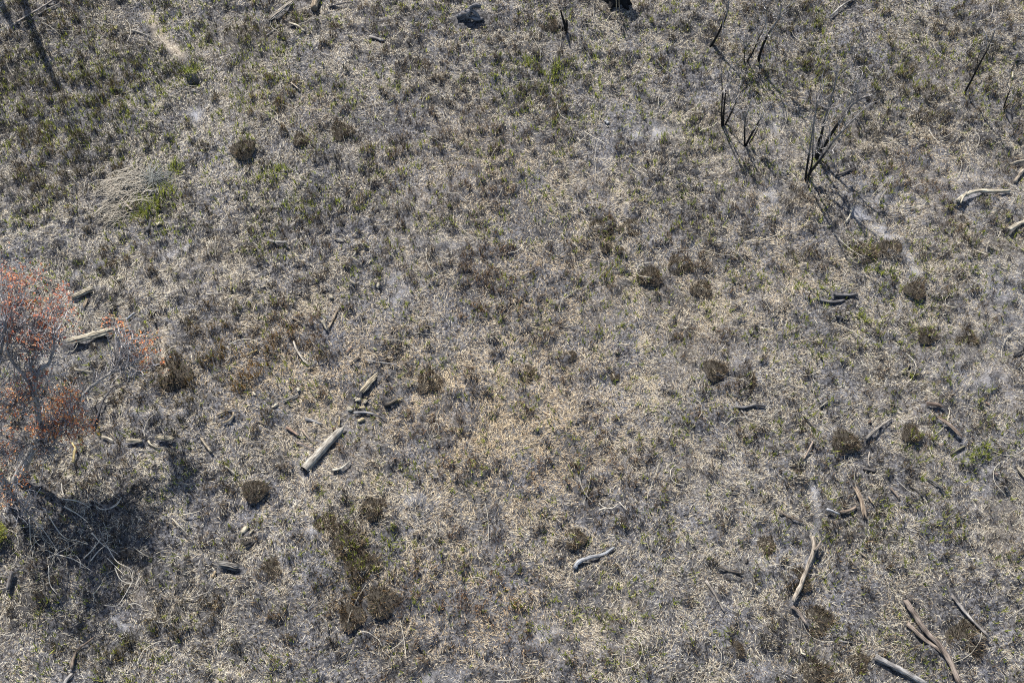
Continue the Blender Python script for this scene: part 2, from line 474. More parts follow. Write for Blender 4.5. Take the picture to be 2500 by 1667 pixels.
def split_log(name, label, cat, colr, w, pts, strips=5, lift=.03, ragged=.25, group=None, dark=.25, hgtf=1.0):
    """a rotten or split log that lies as several long strips side by side"""
    sd_ = len(label)*13+int(pts[0][0]); rs = np.random.default_rng(sd_)
    m = mpp(np.mean([p[1] for p in pts])); wd = w*m
    P = np.array([ground(p[0], p[1], 0.0) for p in pts]); P[:, 2] += lift
    L = np.linalg.norm(P[-1]-P[0]); n = max(8, int(L/.08)+2)
    S = spline(P, n)
    z = np.linspace(S[0, 2], S[-1, 2], n); gz = hgt(S[:, 0], S[:, 1])
    S[:, 2] = z+max(0, np.max(gz-z)*.8)
    T, A, B = frames(S)
    root = bpy.data.objects.new(name, None); COL.objects.link(root); root.location = S[0]
    root.empty_display_size = .1
    tag(root, label, cat, group)
    for k in range(strips):
        f = (k+.5)/strips*2-1
        a, b = sorted(rs.uniform(0, ragged, 2)); a = rs.uniform(0, ragged*.6); b = 1-rs.uniform(0, ragged*.6)
        i0, i1 = int(a*(n-1)), max(int(b*(n-1)), int(a*(n-1))+5)
        i1 = min(i1, n-1)
        seg = S[i0:i1+1]+A[i0:i1+1]*(f*wd*.42)+np.array([0, 0, 1.0])*(wd*.42*hgtf*math.sqrt(max(0, 1-f*f))+wd*.10)
        seg = seg+rs.normal(0, wd*.018, seg.shape)
        ll = len(seg)
        prof = np.clip(np.minimum(np.linspace(0, 5, ll)+.35, np.linspace(5, 0, ll)+.35), .3, 1)
        c = np.asarray(colr)*(1-dark*rs.random())*(np.array([1, .98, .94]) if k % 2 else 1)
        g = Geo(); tube(g, seg, wd/strips*.72*prof*rs.uniform(.85, 1.2), c, 6, .2, sd_+k, wd*.3, True, 1.25)
        obj('wood_strip', g.mesh('wood_strip', M_WOOD, S[0]), root)
    footprint(S, wd*.55+.02)
    return root

def chip(label, u, v, L, Wd, ang, colr, tilt=.3, cat='wood chip', name='wood_chip', group='scattered wood chips'):
    """a flake of split wood, L x Wd photo pixels, ang in the picture"""
    sd_ = int(u*3+v); rs = np.random.default_rng(sd_)
    m = mpp(v); p = ground(u, v, .05)
    a = math.radians(ang); n = 7
    x = np.linspace(-.5, .5, n)*L*m
    hw = Wd*m*.5*np.clip(1.1-np.abs(np.linspace(-1, 1, n))**5*rs.uniform(.5, 1), .15, 1)*(1+rs.normal(0, .2, n))
    y = rs.normal(0, Wd*m*.06, n); zz = np.sin(np.linspace(0, PI, n))*L*m*.05
    th = max(.008, Wd*m*.09)
    V = []
    for sgn, top in ((-1, 1), (1, 1), (1, 0), (-1, 0)):
        V.append(np.stack([x, y+sgn*hw*(1 if top else .8), zz+(th if top else -th)+rs.normal(0, th*.2, n)], -1))
    V = np.stack(V, 1).reshape(-1, 3)
    q = []
    for i in range(n-1):
        for s in range(4): q.append((i*4+s, i*4+(s+1) % 4, i*4+4+(s+1) % 4, i*4+4+s))
    q += [(3, 2, 1, 0), ((n-1)*4, (n-1)*4+1, (n-1)*4+2, (n-1)*4+3)]
    tl = rs.normal(0, tilt*.6); ca, sa = math.cos(tl), math.sin(tl)
    V = V@np.array([[1, 0, 0], [0, ca, -sa], [0, sa, ca]]).T
    pt = .25*rs.normal(0, tilt); cb, sb = math.cos(pt), math.sin(pt)
    V = V@np.array([[cb, 0, sb], [0, 1, 0], [-sb, 0, cb]]).T
    c_, s_ = math.cos(a), math.sin(a)
    V = V@np.array([[c_, -s_, 0], [s_, c_, 0], [0, 0, 1]]).T
    C = np.tile(np.asarray(colr)*.85, (len(V), 1))*(1+rs.normal(0, .06, (len(V), 1)))
    G = V@np.array([[c_, s_, 0], [-s_, c_, 0], [0, 0, 1]]).T[:, [1, 2, 0]]+rs.random(3)*30
    o = obj(name, mesh_np(name, V, np.array(q), M_WOOD, np.clip(C, 0, 1), G), None, p)
    tag(o, label, cat, group)
    FOOT.append((p[0], p[1], p[0], p[1]-.03, .35*min(L, Wd*2)*m))
    return o

# --- the thick hollow log in the middle left, built with its own ends
def hollow_log():
    pts = [(745,1150),(790,1100),(838,1050)]
    w = 22; r = .5*w*mpp(1100)
    P = np.array([ground(*p) for p in pts]); P[:, 2] = P[:, 2].max()+r*.85
    n = 34; S = spline(P, n); rs = np.random.default_rng(5)
    t = np.linspace(0, 1, n)
    R = r*(1.02-.22*t); R[-4:] *= np.array([.95, .85, .66, .4])
    root = bpy.data.objects.new('hollow_log', None); COL.objects.link(root); root.location = S[0]; root.empty_display_size = .1
    tag(root, 'thick pale barkless log lying diagonally, charred hollow lower end', 'log')
    g = Geo()
    c = np.tile(np.array((.52, .49, .43)), (n, 1))
    X = tube(g, S, R, c, 20, .035, 5, 0, False)
    T, A, B = frames(S)
    # sloping broken tip closing
    tip = S[-1]+T[-1]*.10+np.array([0, 0, .02]); k = len(g.V[0])
    g.V[0] = np.vstack([g.V[0], tip[None]]); g.C[0] = np.vstack([g.C[0], np.array([[.55, .5, .4]])]); g.G[0] = np.vstack([g.G[0], g.G[0][-1:]]); g.n += 1
    g.F3.append(np.array([((n-1)*20+s, (n-1)*20+(s+1) % 20, k) for s in range(20)]))
    obj('log_shell', g.mesh('log_shell', M_WOOD, S[0], True), root)
    g2 = Geo()
    q = S[:8]+T[:8]*.01; q = q[::-1]
    tube(g2, q, r*.80, (.05, .045, .042), 16, .08, 6, 0, False)
    # a charred bottom inside the hollow
    tube(g2, np.array([S[7]-T[7]*.02, S[7]+T[7]*.02]), r*.78, CHAR, 12, .05, 7)
    obj('charred_hollow', g2.mesh('charred_hollow', M_WOOD, S[0], True), root)
    g3 = Geo()
    th = np.arange(16)/16*2*PI
    a0 = S[0]+np.outer(np.cos(th), A[0])*R[0]*1.0+np.outer(np.sin(th), B[0])*R[0]
    jag = (rs.random(16)*.06)[:, None]*(-T[0])
    a1 = S[0]+np.outer(np.cos(th), A[0])*r*.78+np.outer(np.sin(th), B[0])*r*.78+jag*.4
    a0 = a0+jag
    V = np.vstack([a0, a1]); f = np.array([(s, (s+1) % 16, 16+(s+1) % 16, 16+s) for s in range(16)])
    g3.add(V, np.tile(np.array((.10, .09, .08)), (32, 1)), V*1.0, f)
    obj('burnt_rim', g3.mesh('burnt_rim', M_WOOD, S[0]), root)
    footprint(S, r+.02)
hollow_log()

SL = split_log
SL('split_log','long pale cracked log half under the orange leaved branch at left','log',(.66,.61,.49),19,[(167,842),(245,819),(327,795)],7,.02,.2)
SL('split_log','short pale rotten log above the long cracked one at left','log',(.66,.60,.47),15,[(177,731),(207,718),(236,704)],6,.03,.25)
SL('split_log','narrow leaning slab of wood just under the short rotten log at left','log',TAN,9,[(205,754),(212,740),(215,730)],3,.02,.3)
SL('split_log','pale splintered log piece, left one of two beside dark stubble','log',CREAM,10,[(312,1081),(334,1079),(355,1083)],4,.05,.25)
SL('split_log','pale splintered log piece, right one of two, with black shadow below','log',(.64,.58,.44),14,[(385,1073),(408,1076),(432,1079)],5,.08,.2)
SL('split_log','rotten split log piece above the curved grey branch near the hollow log','log',(.64,.57,.43),14,[(884,961),(905,938),(931,912)],5,.03,.35)
SL('log_chunk','old grey weathered log chunk in the lower left stubble','log',(.36,.35,.33),19,[(536,1379),(562,1383),(590,1391)],5,.02,.15)
SL('split_branch','dry cracked brown branch standing above the curved brown stick on the right','branch',(.44,.36,.28),11,[(2085,1192),(2098,1225),(2112,1280)],4,.05,.2)
SL('split_branch','long splintered brown branch slanting down near the right edge','branch',(.42,.34,.28),9,[(2288,1020),(2321,1047),(2352,1078)],4,.04,.35)
SL('split_branch','short dark brown splintered piece above the slanting branch near the right edge','branch',(.26,.20,.165),10,[(2260,988),(2284,992),(2307,999)],4,.03,.3)
SL('split_log','pale log lying diagonally near the top edge, left of the log stub','log',(.58,.53,.46),12,[(657,59),(690,33),(724,6)],5,.04,.25)
SL('split_branch','pale splintered wood cut by the right edge, low on the right','branch',PALE,10,[(2482,1145),(2492,1158),(2506,1176)],4,.06,.2)

def ST_(*a, **k): return stick(*a, **k)
B_='fallen_branch'; K_='fallen_stick'
ST_('log_stub','short tan log stub cut off by the top edge, left of centre','log',TAN,17,[(768,28),(773,12),(780,-12)],lift=.0,taper=.95,sides=12)
ST_('fallen_pole','long thin pale pole across the top left corner','pole',(.46,.42,.38),6,[(44,62),(95,30),(150,-4)],lift=.10)
ST_(K_,'pale stick under the long pole in the top left corner','stick',(.42,.39,.35),4,[(95,39),(120,26),(150,12)],lift=.08)
ST_(K_,'pale pointed stick left of the ash streak near the top left','stick',(.55,.52,.46),4.5,[(325,78),(345,84),(368,93)],lift=.08,taper=.3)
ST_(K_,'pale slanting stick just below the log near the top edge','stick',(.45,.42,.37),5,[(652,90),(666,79),(681,66)],lift=.06)
ST_(B_,'dark branch right of the log stub at the top edge','branch',(.28,.26,.25),5,[(804,21),(830,17),(860,9)],lift=.07,twigs=1)
ST_(B_,'white curved stick below the log stub at the top edge','branch',CREAM,5.5,[(708,63),(727,70),(745,83)],lift=.10)
ST_('wood_piece','short thick grey stick under the twisted driftwood stump, left of it','stick',(.44,.42,.40),8,[(906,95),(920,98),(936,104)],lift=.06,jag=.07)
ST_(K_,'small bent pale stick in the upper left middle','stick',(.50,.44,.36),4,[(712,208),(722,213),(730,223)],lift=.08)
ST_('fallen_pole','thin pale pole lying near the top edge right of the burnt saplings','pole',(.56,.54,.50),4.5,[(2025,46),(2059,18),(2090,0)],lift=.12)
ST_('wood_piece','small pale upright peg near the top right corner','stick',CREAM,5,[(2470,194),(2470,181)],lift=.05,jag=.03)
ST_(K_,'dark stick cut by the right edge near the top right corner','stick',DGREY,5,[(2480,151),(2490,153),(2506,156)],lift=.06)
ST_(B_,'pale stick at the right edge, upper one of two above the white bent branch','branch',PALE,7,[(2466,405),(2484,399),(2506,395)],lift=.06)
ST_(B_,'pale tan thick stick at the right edge, lower one of two','branch',(.58,.50,.40),9,[(2477,447),(2486,432),(2497,419)],lift=.06)
ST_(B_,'dark stick with a side twig right of the shadow of the large burnt shrub','branch',(.20,.185,.175),7,[(2040,433),(2062,424),(2087,413)],lift=.06,twigs=1,taper=.6)
WB = ST_(B_,'white bent branch with forked left end near the right edge','branch',CREAM,9,[(2336,494),(2350,486),(2377,476),(2420,474),(2461,471)],lift=.10,taper=.8,twigs=0)
ST_(B_,'pale branch cut by the right edge under the white bent branch','branch',PALE,10,[(2462,565),(2480,556),(2508,542)],lift=.07,taper=.9)
ST_(K_,'short pale stick below the branch at the right edge','stick',PALE,4,[(2383,616),(2395,620),(2408,625)],lift=.09)
ST_(K_,'thin kinked white twig under the large burnt shrub','twig',CREAM,3.5,[(2062,547),(2074,530),(2077,516),(2083,503)],lift=.12)
ST_(K_,'tiny white stick at the end of the ash trail on the right','stick',CREAM,4.5,[(2180,584),(2190,599)],lift=.08)
GB = ST_(B_,'dark grey branch with forked left end, upper one of a close pair on the right','branch',(.25,.245,.25),8,[(2034,727),(2060,724),(2091,725)],lift=.07,twigs=0,taper=.85)
ST_(B_,'dark grey branch, lower one of a close pair on the right','branch',(.27,.26,.26),8,[(2002,735),(2028,741),(2060,736)],lift=.05)
ST_(K_,'short dark stick below the close pair of grey branches','stick',(.20,.19,.19),5,[(2043,774),(2054,779),(2067,786)],lift=.07)
ST_(K_,'short grey stick by the right edge at mid height','stick',GREY,5,[(2460,829),(2472,827),(2486,829)],lift=.08)
ST_(B_,'black branch cut by the right edge at mid height','branch',(.05,.05,.055),5,[(2473,872),(2485,864),(2506,854)],lift=.09)
ST_(K_,'grey straight stick in the left middle with a twig','stick',(.44,.42,.39),6,[(651,592),(675,594),(700,596)],lift=.08,twigs=1)
ST_(K_,'thin pale twig in the upper middle field','twig',PALE,4,[(818,587),(828,589),(839,589)],lift=.09)
ST_(B_,'tan stick forming a V with the white peg in the left middle','branch',TAN,6,[(822,763),(815,780),(803,803)],lift=.06,taper=.7)
ST_('wood_piece','short white peg forming a V with a tan stick in the left middle','stick',CREAM,8,[(787,788),(792,797),(799,809)],lift=.10)
ST_(K_,'short tan stick left of the white peg','stick',TAN,6,[(715,781),(724,785),(736,790)],lift=.07)
ST_(B_,'charred dark branch with bare side twigs right of the orange leaved tree','branch',(.11,.11,.12),7,[(229,1046),(240,1012),(256,984),(278,951)],lift=.14,twigs=2,taper=.5)
ST_(B_,'yellowish upright pole piece right of the leaning tree trunk','branch',YEL,7,[(182,1131),(187,1110),(186,1098),(179,1085)],lift=.15)
ST_(K_,'short pale stick below the charred dark branch at left','stick',PALE,6,[(252,1070),(264,1073),(278,1079)],lift=.09)
ST_(B_,'pale branch between the two splintered log pieces','branch',CREAM,6,[(364,1079),(371,1089),(386,1096),(404,1093)],lift=.08,taper=.4)
ST_(K_,'thin pale twig under the two splintered log pieces','twig',PALE,3,[(336,1100),(355,1103),(382,1101)],lift=.09)
ST_('wood_piece','straight pale stick slanting down right of the two splintered log pieces','stick',(.60,.53,.41),8,[(494,1074),(505,1090),(517,1106)],lift=.10)
ST_(K_,'pale straight twig behind the bare twigs of the orange leaved tree','stick',CREAM,5,[(187,906),(208,908),(234,912)],lift=.10)
ST_(K_,'pale twig in the olive brown stubble left of centre','stick',YEL,5,[(609,870),(618,863),(629,859)],lift=.13)
ST_(B_,'tan hooked stick in the left middle above the stubble','branch',(.60,.50,.35),5.5,[(548,1035),(562,1029),(569,1019),(571,1012)],lift=.10)
ST_(K_,'tan thin stick leaning beside the hooked stick','stick',TAN,4,[(532,1016),(548,1008),(566,1002)],lift=.10)
ST_(K_,'pale slanting stick under the hanging orange leaves','stick',(.48,.42,.34),5,[(326,923),(335,913),(346,903)],lift=.08)
ST_(K_,'white pointed stick left of the round dark brown tussock','stick',CREAM,5,[(446,1182),(458,1184),(471,1188)],lift=.10,taper=.3)
ST_(K_,'pale slanting stick above the round dark brown tussock','stick',PALE,5,[(553,1141),(563,1149),(575,1160)],lift=.09)
ST_('dark_twig','long thin charred twig right of the orange leaved tree shadow','twig',(.045,.045,.05),4.5,[(306,1233),(340,1210),(370,1183)],lift=.16)
ST_(B_,'grey curved branch right above the upper end of the hollow log','branch',(.36,.355,.36),6,[(867,1011),(890,1010),(915,1015),(943,1027)],lift=.12,sides=8)
ST_('wood_piece','half charred stick right of the pile of pale chips','stick',(.22,.19,.15),9,[(941,993),(955,987),(968,980)],lift=.06,char_end=1)
ST_(K_,'pale twig running from the half charred stick','twig',YEL,4,[(966,982),(974,978),(982,975)],lift=.09)
ST_(B_,'short grey stick left above the hollow log','branch',(.42,.41,.40),6.5,[(748,1025),(764,1029),(784,1038)],lift=.09)
ST_('wood_piece','reddish brown stick, leftmost of the group beside the hollow log','stick',(.46,.32,.24),7,[(703,1047),(714,1055),(729,1066)],lift=.09,jag=.05)
ST_('wood_piece','pale pinkish stick, middle of the group beside the hollow log','stick',(.56,.46,.36),5,[(739,1052),(747,1062),(757,1077)],lift=.09)
ST_('wood_piece','pinkish stick pointing at the middle of the hollow log','stick',(.52,.42,.35),5,[(727,1083),(744,1089),(766,1101)],lift=.09)
ST_('wood_piece','short upright yellow chip above the tip of the hollow log','stick',(.60,.50,.30),5.5,[(829,1042),(830,1022)],lift=.12)
ST_(B_,'white crescent shaped stick right below the hollow log','branch',(.66,.62,.52),5.5,[(815,1151),(832,1146),(846,1138),(854,1129)],lift=.10,taper=.6)
ST_(B_,'pale jointed stick above the group of sticks in the left middle','branch',(.62,.57,.49),5,[(718,838),(727,860),(739,878),(754,894)],lift=.09)
ST_(K_,'thin grey stick between two chips in the left middle','stick',(.44,.41,.37),4.5,[(694,981),(709,975),(727,966)],lift=.09)
ST_('wood_piece','tan leaning peg above the rotten split log piece','stick',TAN,6,[(856,890),(864,882),(875,873)],lift=.09)
ST_(K_,'small pinkish peg above the tan leaning peg','stick',PINK,5,[(848,862),(853,856),(859,849)],lift=.09)
ST_(K_,'thin tan twig left of the stick group beside the hollow log','twig',TAN,4,[(627,1029),(640,1034),(655,1041)],lift=.09)
ST_(K_,'long hair thin pale twig right of the rotten split log piece','twig',LGREY,2.6,[(897,882),(930,885),(968,892)],lift=.10)
ST_(B_,'wavy dark grey branch alone right of centre','branch',(.26,.255,.26),8,[(1791,998),(1808,997),(1825,996),(1846,990),(1866,994)],lift=.08,taper=.7)
ST_(K_,'faint grey stick hanging below the wavy dark grey branch','stick',(.36,.35,.34),4,[(1810,1005),(1820,1018),(1826,1030)],lift=.05)
ST_(K_,'small dark splinter above the wavy dark grey branch','stick',(.18,.18,.18),4,[(1788,966),(1796,968),(1804,971)],lift=.08)
ST_(K_,'pale straight stick slanting down left of the charred tussock on the right','stick',(.56,.50,.42),5,[(1960,1016),(1972,1030),(1986,1048)],lift=.09)
ST_(K_,'pale small stick above the slanting stick on the right','stick',PALE,4,[(2001,996),(2009,989),(2018,982)],lift=.09)
ST_(K_,'pinkish tan stick leaning left above the sooty hollow on the right','stick',(.50,.41,.33),5.5,[(1963,1121),(1972,1103),(1983,1082)],lift=.10)
ST_(B_,'grey leaning branch pointing up right on the right side','branch',(.38,.35,.31),8,[(2114,1072),(2136,1054),(2157,1038),(2173,1025)],lift=.09,taper=.6)
ST_(K_,'thin upright pale stick above a short dark block on the right','stick',(.55,.50,.43),4,[(2121,1143),(2120,1128),(2120,1109)],lift=.09)
ST_('wood_piece','short dark charred block at the foot of the upright pale stick','wood block',(.13,.12,.115),8,[(2109,1147),(2121,1149),(2134,1152)],lift=.05,taper=1)
ST_(K_,'dark straight stick slanting down left of the right edge','stick',(.15,.15,.155),5.5,[(2262,1170),(2278,1182),(2298,1195)],lift=.08)
ST_('wood_piece','brown short stick between the cracked branch and the dark straight stick','stick',(.36,.30,.25),6,[(2174,1195),(2183,1206),(2194,1219)],lift=.08)
ST_(K_,'thin dark twig left of the dark straight stick','twig',(.13,.13,.13),4,[(2225,1192),(2238,1202),(2250,1212)],lift=.07)
ST_('wood_piece','small brown peg right beside the cracked brown branch','stick',TAN,5,[(2120,1216),(2126,1224),(2131,1233)],lift=.10)
ST_(B_,'silvery white bent stick left of the curved brown stick','branch',(.58,.60,.64),6,[(2018,1246),(2031,1252),(2046,1257)],lift=.12)
ST_(B_,'curved brown stick leaning on the cracked brown branch','branch',(.34,.27,.21),8,[(2052,1254),(2070,1251),(2088,1241)],lift=.10)
ST_(K_,'grey flat stick near the right edge, lower of two small ones','stick',(.46,.45,.45),6,[(2452,1190),(2457,1196),(2462,1204)],lift=.08)
ST_(K_,'dark flat stick near the right edge, upper of two small ones','stick',(.10,.10,.10),5,[(2443,1177),(2450,1182),(2457,1188)],lift=.08)
ST_(K_,'yellowish faint stick below the long slanting splintered branch','stick',(.36,.34,.24),6,[(2320,1111),(2335,1101),(2352,1091)],lift=.05)
ST_(B_,'silver grey log with blunt broken left end in the lower middle','log',(.46,.48,.51),10,[(1402,1388),(1412,1374),(1440,1364),(1470,1356),(1498,1340)],lift=.12,taper=.6,rough=.2)
ST_(B_,'dark brown stick with pale tip left of the long forked branch','branch',(.17,.15,.13),7,[(1756,1386),(1780,1393),(1811,1403)],lift=.08)
ST_(B_,'faint grey curved pole below the dark brown stick','branch',(.44,.40,.35),7,[(1725,1421),(1744,1450),(1766,1492)],lift=.05,taper=.6)
ST_(B_,'dark brown straight stick left of the cracked brown branch','branch',(.19,.16,.13),6,[(1901,1253),(1928,1264),(1957,1276)],lift=.08)
FB = ST_('forked_branch','long pale forked branch bending down at the lower right','branch',(.52,.46,.38),13,[(1982,1317),(1985,1343),(1969,1384),(1951,1431),(1934,1470)],lift=.10,taper=.8,rough=.16)
ST_(B_,'brown stick continuing below the long forked branch','branch',(.40,.34,.29),8,[(1934,1482),(1948,1500),(1968,1526)],lift=.06)
ST_('fallen_pole','long brown pole, right one of two that cross near the bottom right','pole',(.33,.275,.235),12,[(2208,1469),(2253,1530),(2305,1598),(2340,1672)],lift=.16,taper=.95,rough=.15)
ST_('fallen_pole','shorter brown pole, left one of two that cross near the bottom right','pole',(.36,.30,.25),11,[(2213,1526),(2248,1556),(2304,1600)],lift=.08,taper=.7,rough=.15)
ST_('fallen_pole','pale grey pole above the large dark tussock in the lower right corner','pole',(.46,.435,.41),8,[(2322,1458),(2362,1509),(2409,1555)],lift=.14,taper=.8)
ST_('fallen_pole','thick weathered grey pole cut by the bottom edge on the right','pole',(.44,.43,.42),13,[(2136,1606),(2196,1639),(2256,1671)],lift=.08,taper=1.05,rough=.2)
ST_(K_,'small grey stick left of the two crossing poles','stick',(.38,.36,.34),5,[(2049,1565),(2062,1568),(2078,1569)],lift=.08)
ST_(K_,'tan small stick between the forked branch and the crossing poles','stick',(.42,.36,.28),5,[(2091,1344),(2102,1352),(2113,1362)],lift=.08)
ST_(K_,'white curled twig left of the large charred tussock at the bottom','twig',CREAM,3.5,[(1954,1586),(1957,1594),(1964,1598)],lift=.10)
ST_('bent_post','grey bent post standing in the shadow at the lower left edge','post',(.27,.255,.25),9,[(25,1441),(28,1420),(34,1400)],lift=.18,taper=1.1)
ST_(B_,'brown branch near the bottom left, bent up to the right','branch',(.31,.245,.19),9,[(178,1632),(183,1605),(190,1588),(228,1560)],lift=.08,taper=.45)
ST_(B_,'grey stick at the bottom edge under the bent brown branch','branch',(.42,.40,.38),9,[(158,1672),(166,1660),(177,1647)],lift=.08)
ST_(K_,'thin grey crooked twig in the lower left middle','twig',(.40,.39,.37),5,[(785,1504),(796,1520),(802,1544)],lift=.10)
ST_(B_,'dark short branch in the grass pile at upper left','branch',(.10,.10,.10),7,[(380,426),(390,437),(400,446)],lift=.15)
ST_(B_,'long tan branch slanting across the flattened grass pile at upper left','branch',(.54,.46,.39),7.5,[(270,449),(286,474),(306,498),(326,520)],lift=.16,taper=.8)
ST_(B_,'dark branch in the flattened grass pile, left one of two','branch',(.21,.19,.18),8,[(306,481),(319,476),(333,474)],lift=.12)
ST_(B_,'grey branch in the flattened grass pile, right one of two','branch',(.36,.34,.32),8,[(350,477),(362,473),(376,473)],lift=.12)
ST_('dark_post','dark grey short post in the bright green shoots at upper left','post',(.12,.12,.125),9,[(362,568),(365,555),(368,543)],lift=.08)
ST_('wood_piece','bluish grey shard right of the small orange leaf cluster','stick',(.40,.43,.48),5,[(312,783),(319,777),(330,769)],lift=.12)
ST_(K_,'pale twig in the open straw near the lower left edge of the tangle','twig',PALE,3.5,[(330,1340),(350,1352),(365,1362)],lift=.08)
ST_(K_,'long straight pale straw lying below the grass pile','twig',PALE,3,[(505,722),(525,719),(548,717)],lift=.09)
ST_(K_,'small upright yellow stick in the left middle','stick',YEL,4,[(565,712),(565,700),(565,694)],lift=.09)
def prong(owner, colr, w, pts, lift):
    P = np.array([ground(*p) for p in pts]); r = .5*w*mpp(pts[0][1]); P[:, 2] = P[:, 2].max()+r+lift
    S = spline(P, 7); g = Geo(); tube(g, S, r*np.linspace(1, .6, 7), colr, 6, .12, int(pts[0][0]), .03)
    obj('prong', g.mesh('prong', M_WOOD, owner[1][0], True), owner[0])
prong(WB, CREAM, 6, [(2352,486),(2346,492),(2343,502)], .09)
prong(WB, CREAM, 4, [(2348,489),(2338,494),(2330,495)], .09)
prong(GB, (.25,.24,.24), 4.5, [(2040,727),(2030,723),(2019,715)], .09)
prong(FB, (.42,.36,.30), 9, [(1986,1350),(1993,1341),(1999,1330)], .12)

CH = [(874,976,14,10,20,CREAM,'pale chip, upper left of the scattered chips above the curved grey branch'),
 (892,980,12,10,60,CREAM,'pale chip, upper right of the scattered chips above the curved grey branch'),
 (853,998,18,9,-35,CREAM,'largest pale chip at the left end of the curved grey branch'),
 (883,995,18,6,10,(.6,.52,.34),'yellow chip in the middle of the scattered chips'),
 (889,1004,14,6,35,PALE,'small pale chip touching the curved grey branch from above'),
 (882,1026,20,9,25,(.62,.53,.33),'yellow pale chip just under the curved grey branch'),
 (893,969,10,6,-20,TAN,'small tan chip at the top of the scattered chips'),
 (866,972,10,4,20,PALE,'thin pale chip left of the scattered chips'),
 (904,1007,8,5,30,YEL,'tiny yellow chip above the middle of the curved grey branch'),
 (802,1071,16,6,40,(.6,.54,.36),'yellow chip left of the upper part of the hollow log'),
 (816,1046,12,6,-40,PINK,'pinkish chip left of the tip of the hollow log'),
 (672,990,18,6,40,CREAM,'pale slanting chip left of the thin grey stick'),
 (728,950,12,9,-60,CREAM,'squat pale chip above the thin grey stick'),
 (621,961,14,6,-50,CREAM,'pale chip at the edge of the olive brown stubble'),
 (861,690,16,6,-40,CREAM,'pale chip above the V of sticks in the left middle'),
 (923,696,16,6,85,CREAM,'upright pale chip in the field above the rotten log piece'),
 (808,724,16,8,-60,CREAM,'pale cream chip above the V of sticks, left of the others'),
 (916,853,12,6,-40,(.5,.52,.28),'greenish chip high above the rotten split log piece'),
 (903,640,13,4,65,PALE,'thin pale flake in the field above the left middle'),
 (866,620,12,4,60,PALE,'thin pale flake left of its twin in the upper left middle'),
 (392,527,12,7,40,CREAM,'pale chip above the dark post in the green shoots'),
 (388,546,14,8,30,CREAM,'pale chip right of the dark post in the green shoots'),
 (598,1293,24,13,60,CREAM,'pale thick splinter in the lower left stubble'),
 (614,1297,16,6,50,PALE,'thin pale splinter right of the thick one in the lower left stubble'),
 (606,1325,24,8,30,(.06,.055,.05),'charred flat splinter below the pale ones at lower left'),
 (522,1402,20,6,70,(.56,.45,.3),'tan chip at the left foot of the old grey log chunk'),
 (290,683,10,8,30,CREAM,'pale scrap right of the short rotten log at left'),
 (1482,298,14,8,-50,(.72,.74,.76),'white scrap lying in the upper middle field'),
 (1530,253,12,4,-55,CREAM,'white splinter above the white scrap in the upper middle field'),
 (2416,601,10,4,-50,CREAM,'pale flake above the short stick near the right edge'),
 (2411,985,11,5,-40,PINK,'pinkish flake right of the dark brown splintered piece'),
 (2219,893,13,5,60,(.5,.42,.3),'tan flake above the leaning grey branch'),
 (2433,1158,12,6,-50,(.42,.33,.28),'brown flake near the right edge above two small sticks'),
 (1822,1369,11,9,80,(.14,.13,.12),'dark square chip right above the dark brown stick'),
 (2123,1030,14,6,50,(.38,.29,.22),'brown chip above the leaning grey branch on the right'),
 (1734,1548,8,5,80,(.6,.5,.25),'yellow scrap near the bottom, right of the silver grey log'),
 (968,981,10,5,20,YEL,'yellow scrap beside the half charred stick'),
 (1006,980,12,5,5,TAN,'flat tan scrap right of the half charred stick'),
 (346,1085,0,0,0,None,None)]
for u, v, L, Wd, a, c, lab in CH:
    if lab: chip(lab, u, v, L, Wd, a, c)

# ---------------------------------------------------------------- stumps and standing wood
def empty(name, loc, label, cat, group=None):
    o = bpy.data.objects.new(name, None); COL.objects.link(o); o.location = loc; o.empty_display_size = .1
    return tag(o, label, cat, group)
def rel(h, base, pts):           # photo pixels with heights above the ground -> points
    return np.array([at(u, v, base+z) for u, v, z in pts])

def driftwood():                 # the twisted grey stump near the top edge
    p = ground(1150, 46)
    root = empty('twisted_stump', p, 'twisted dark grey driftwood stump near the top edge', 'stump')
    c = (.27, .27, .29); rs = np.random.default_rng(8); b = p[2]
    parts = [('root_limb',[(1120,42,.10),(1140,36,.22),(1163,44,.10)],.09),('root_limb',[(1132,38,.12),(1150,26,.38),(1168,44,.08)],.08),
             ('root_limb',[(1146,32,.25),(1150,20,.45),(1160,15,.5),(1172,18,.42)],.10),('root_limb',[(1128,40,.08),(1155,44,.14),(1178,47,.06)],.06),
             ('root_limb',[(1140,44,.1),(1143,30,.35),(1147,26,.4)],.07)]
    for k, (nm, pts, r) in enumerate(parts):
        S = spline(rel(0, b, pts), 14); g = Geo()
        tube(g, S, r*(1+.25*np.sin(np.linspace(0, 7, 14)+k))*np.linspace(1.1, .6, 14), np.array(c)*rs.uniform(.6, 1.5), 9, .25, 60+k, .06)
        obj(nm, g.mesh(nm, M_WOOD, p, True), root)
    FOOT.append((p[0]-.3, p[1], p[0]+.3, p[1], .28))
driftwood()

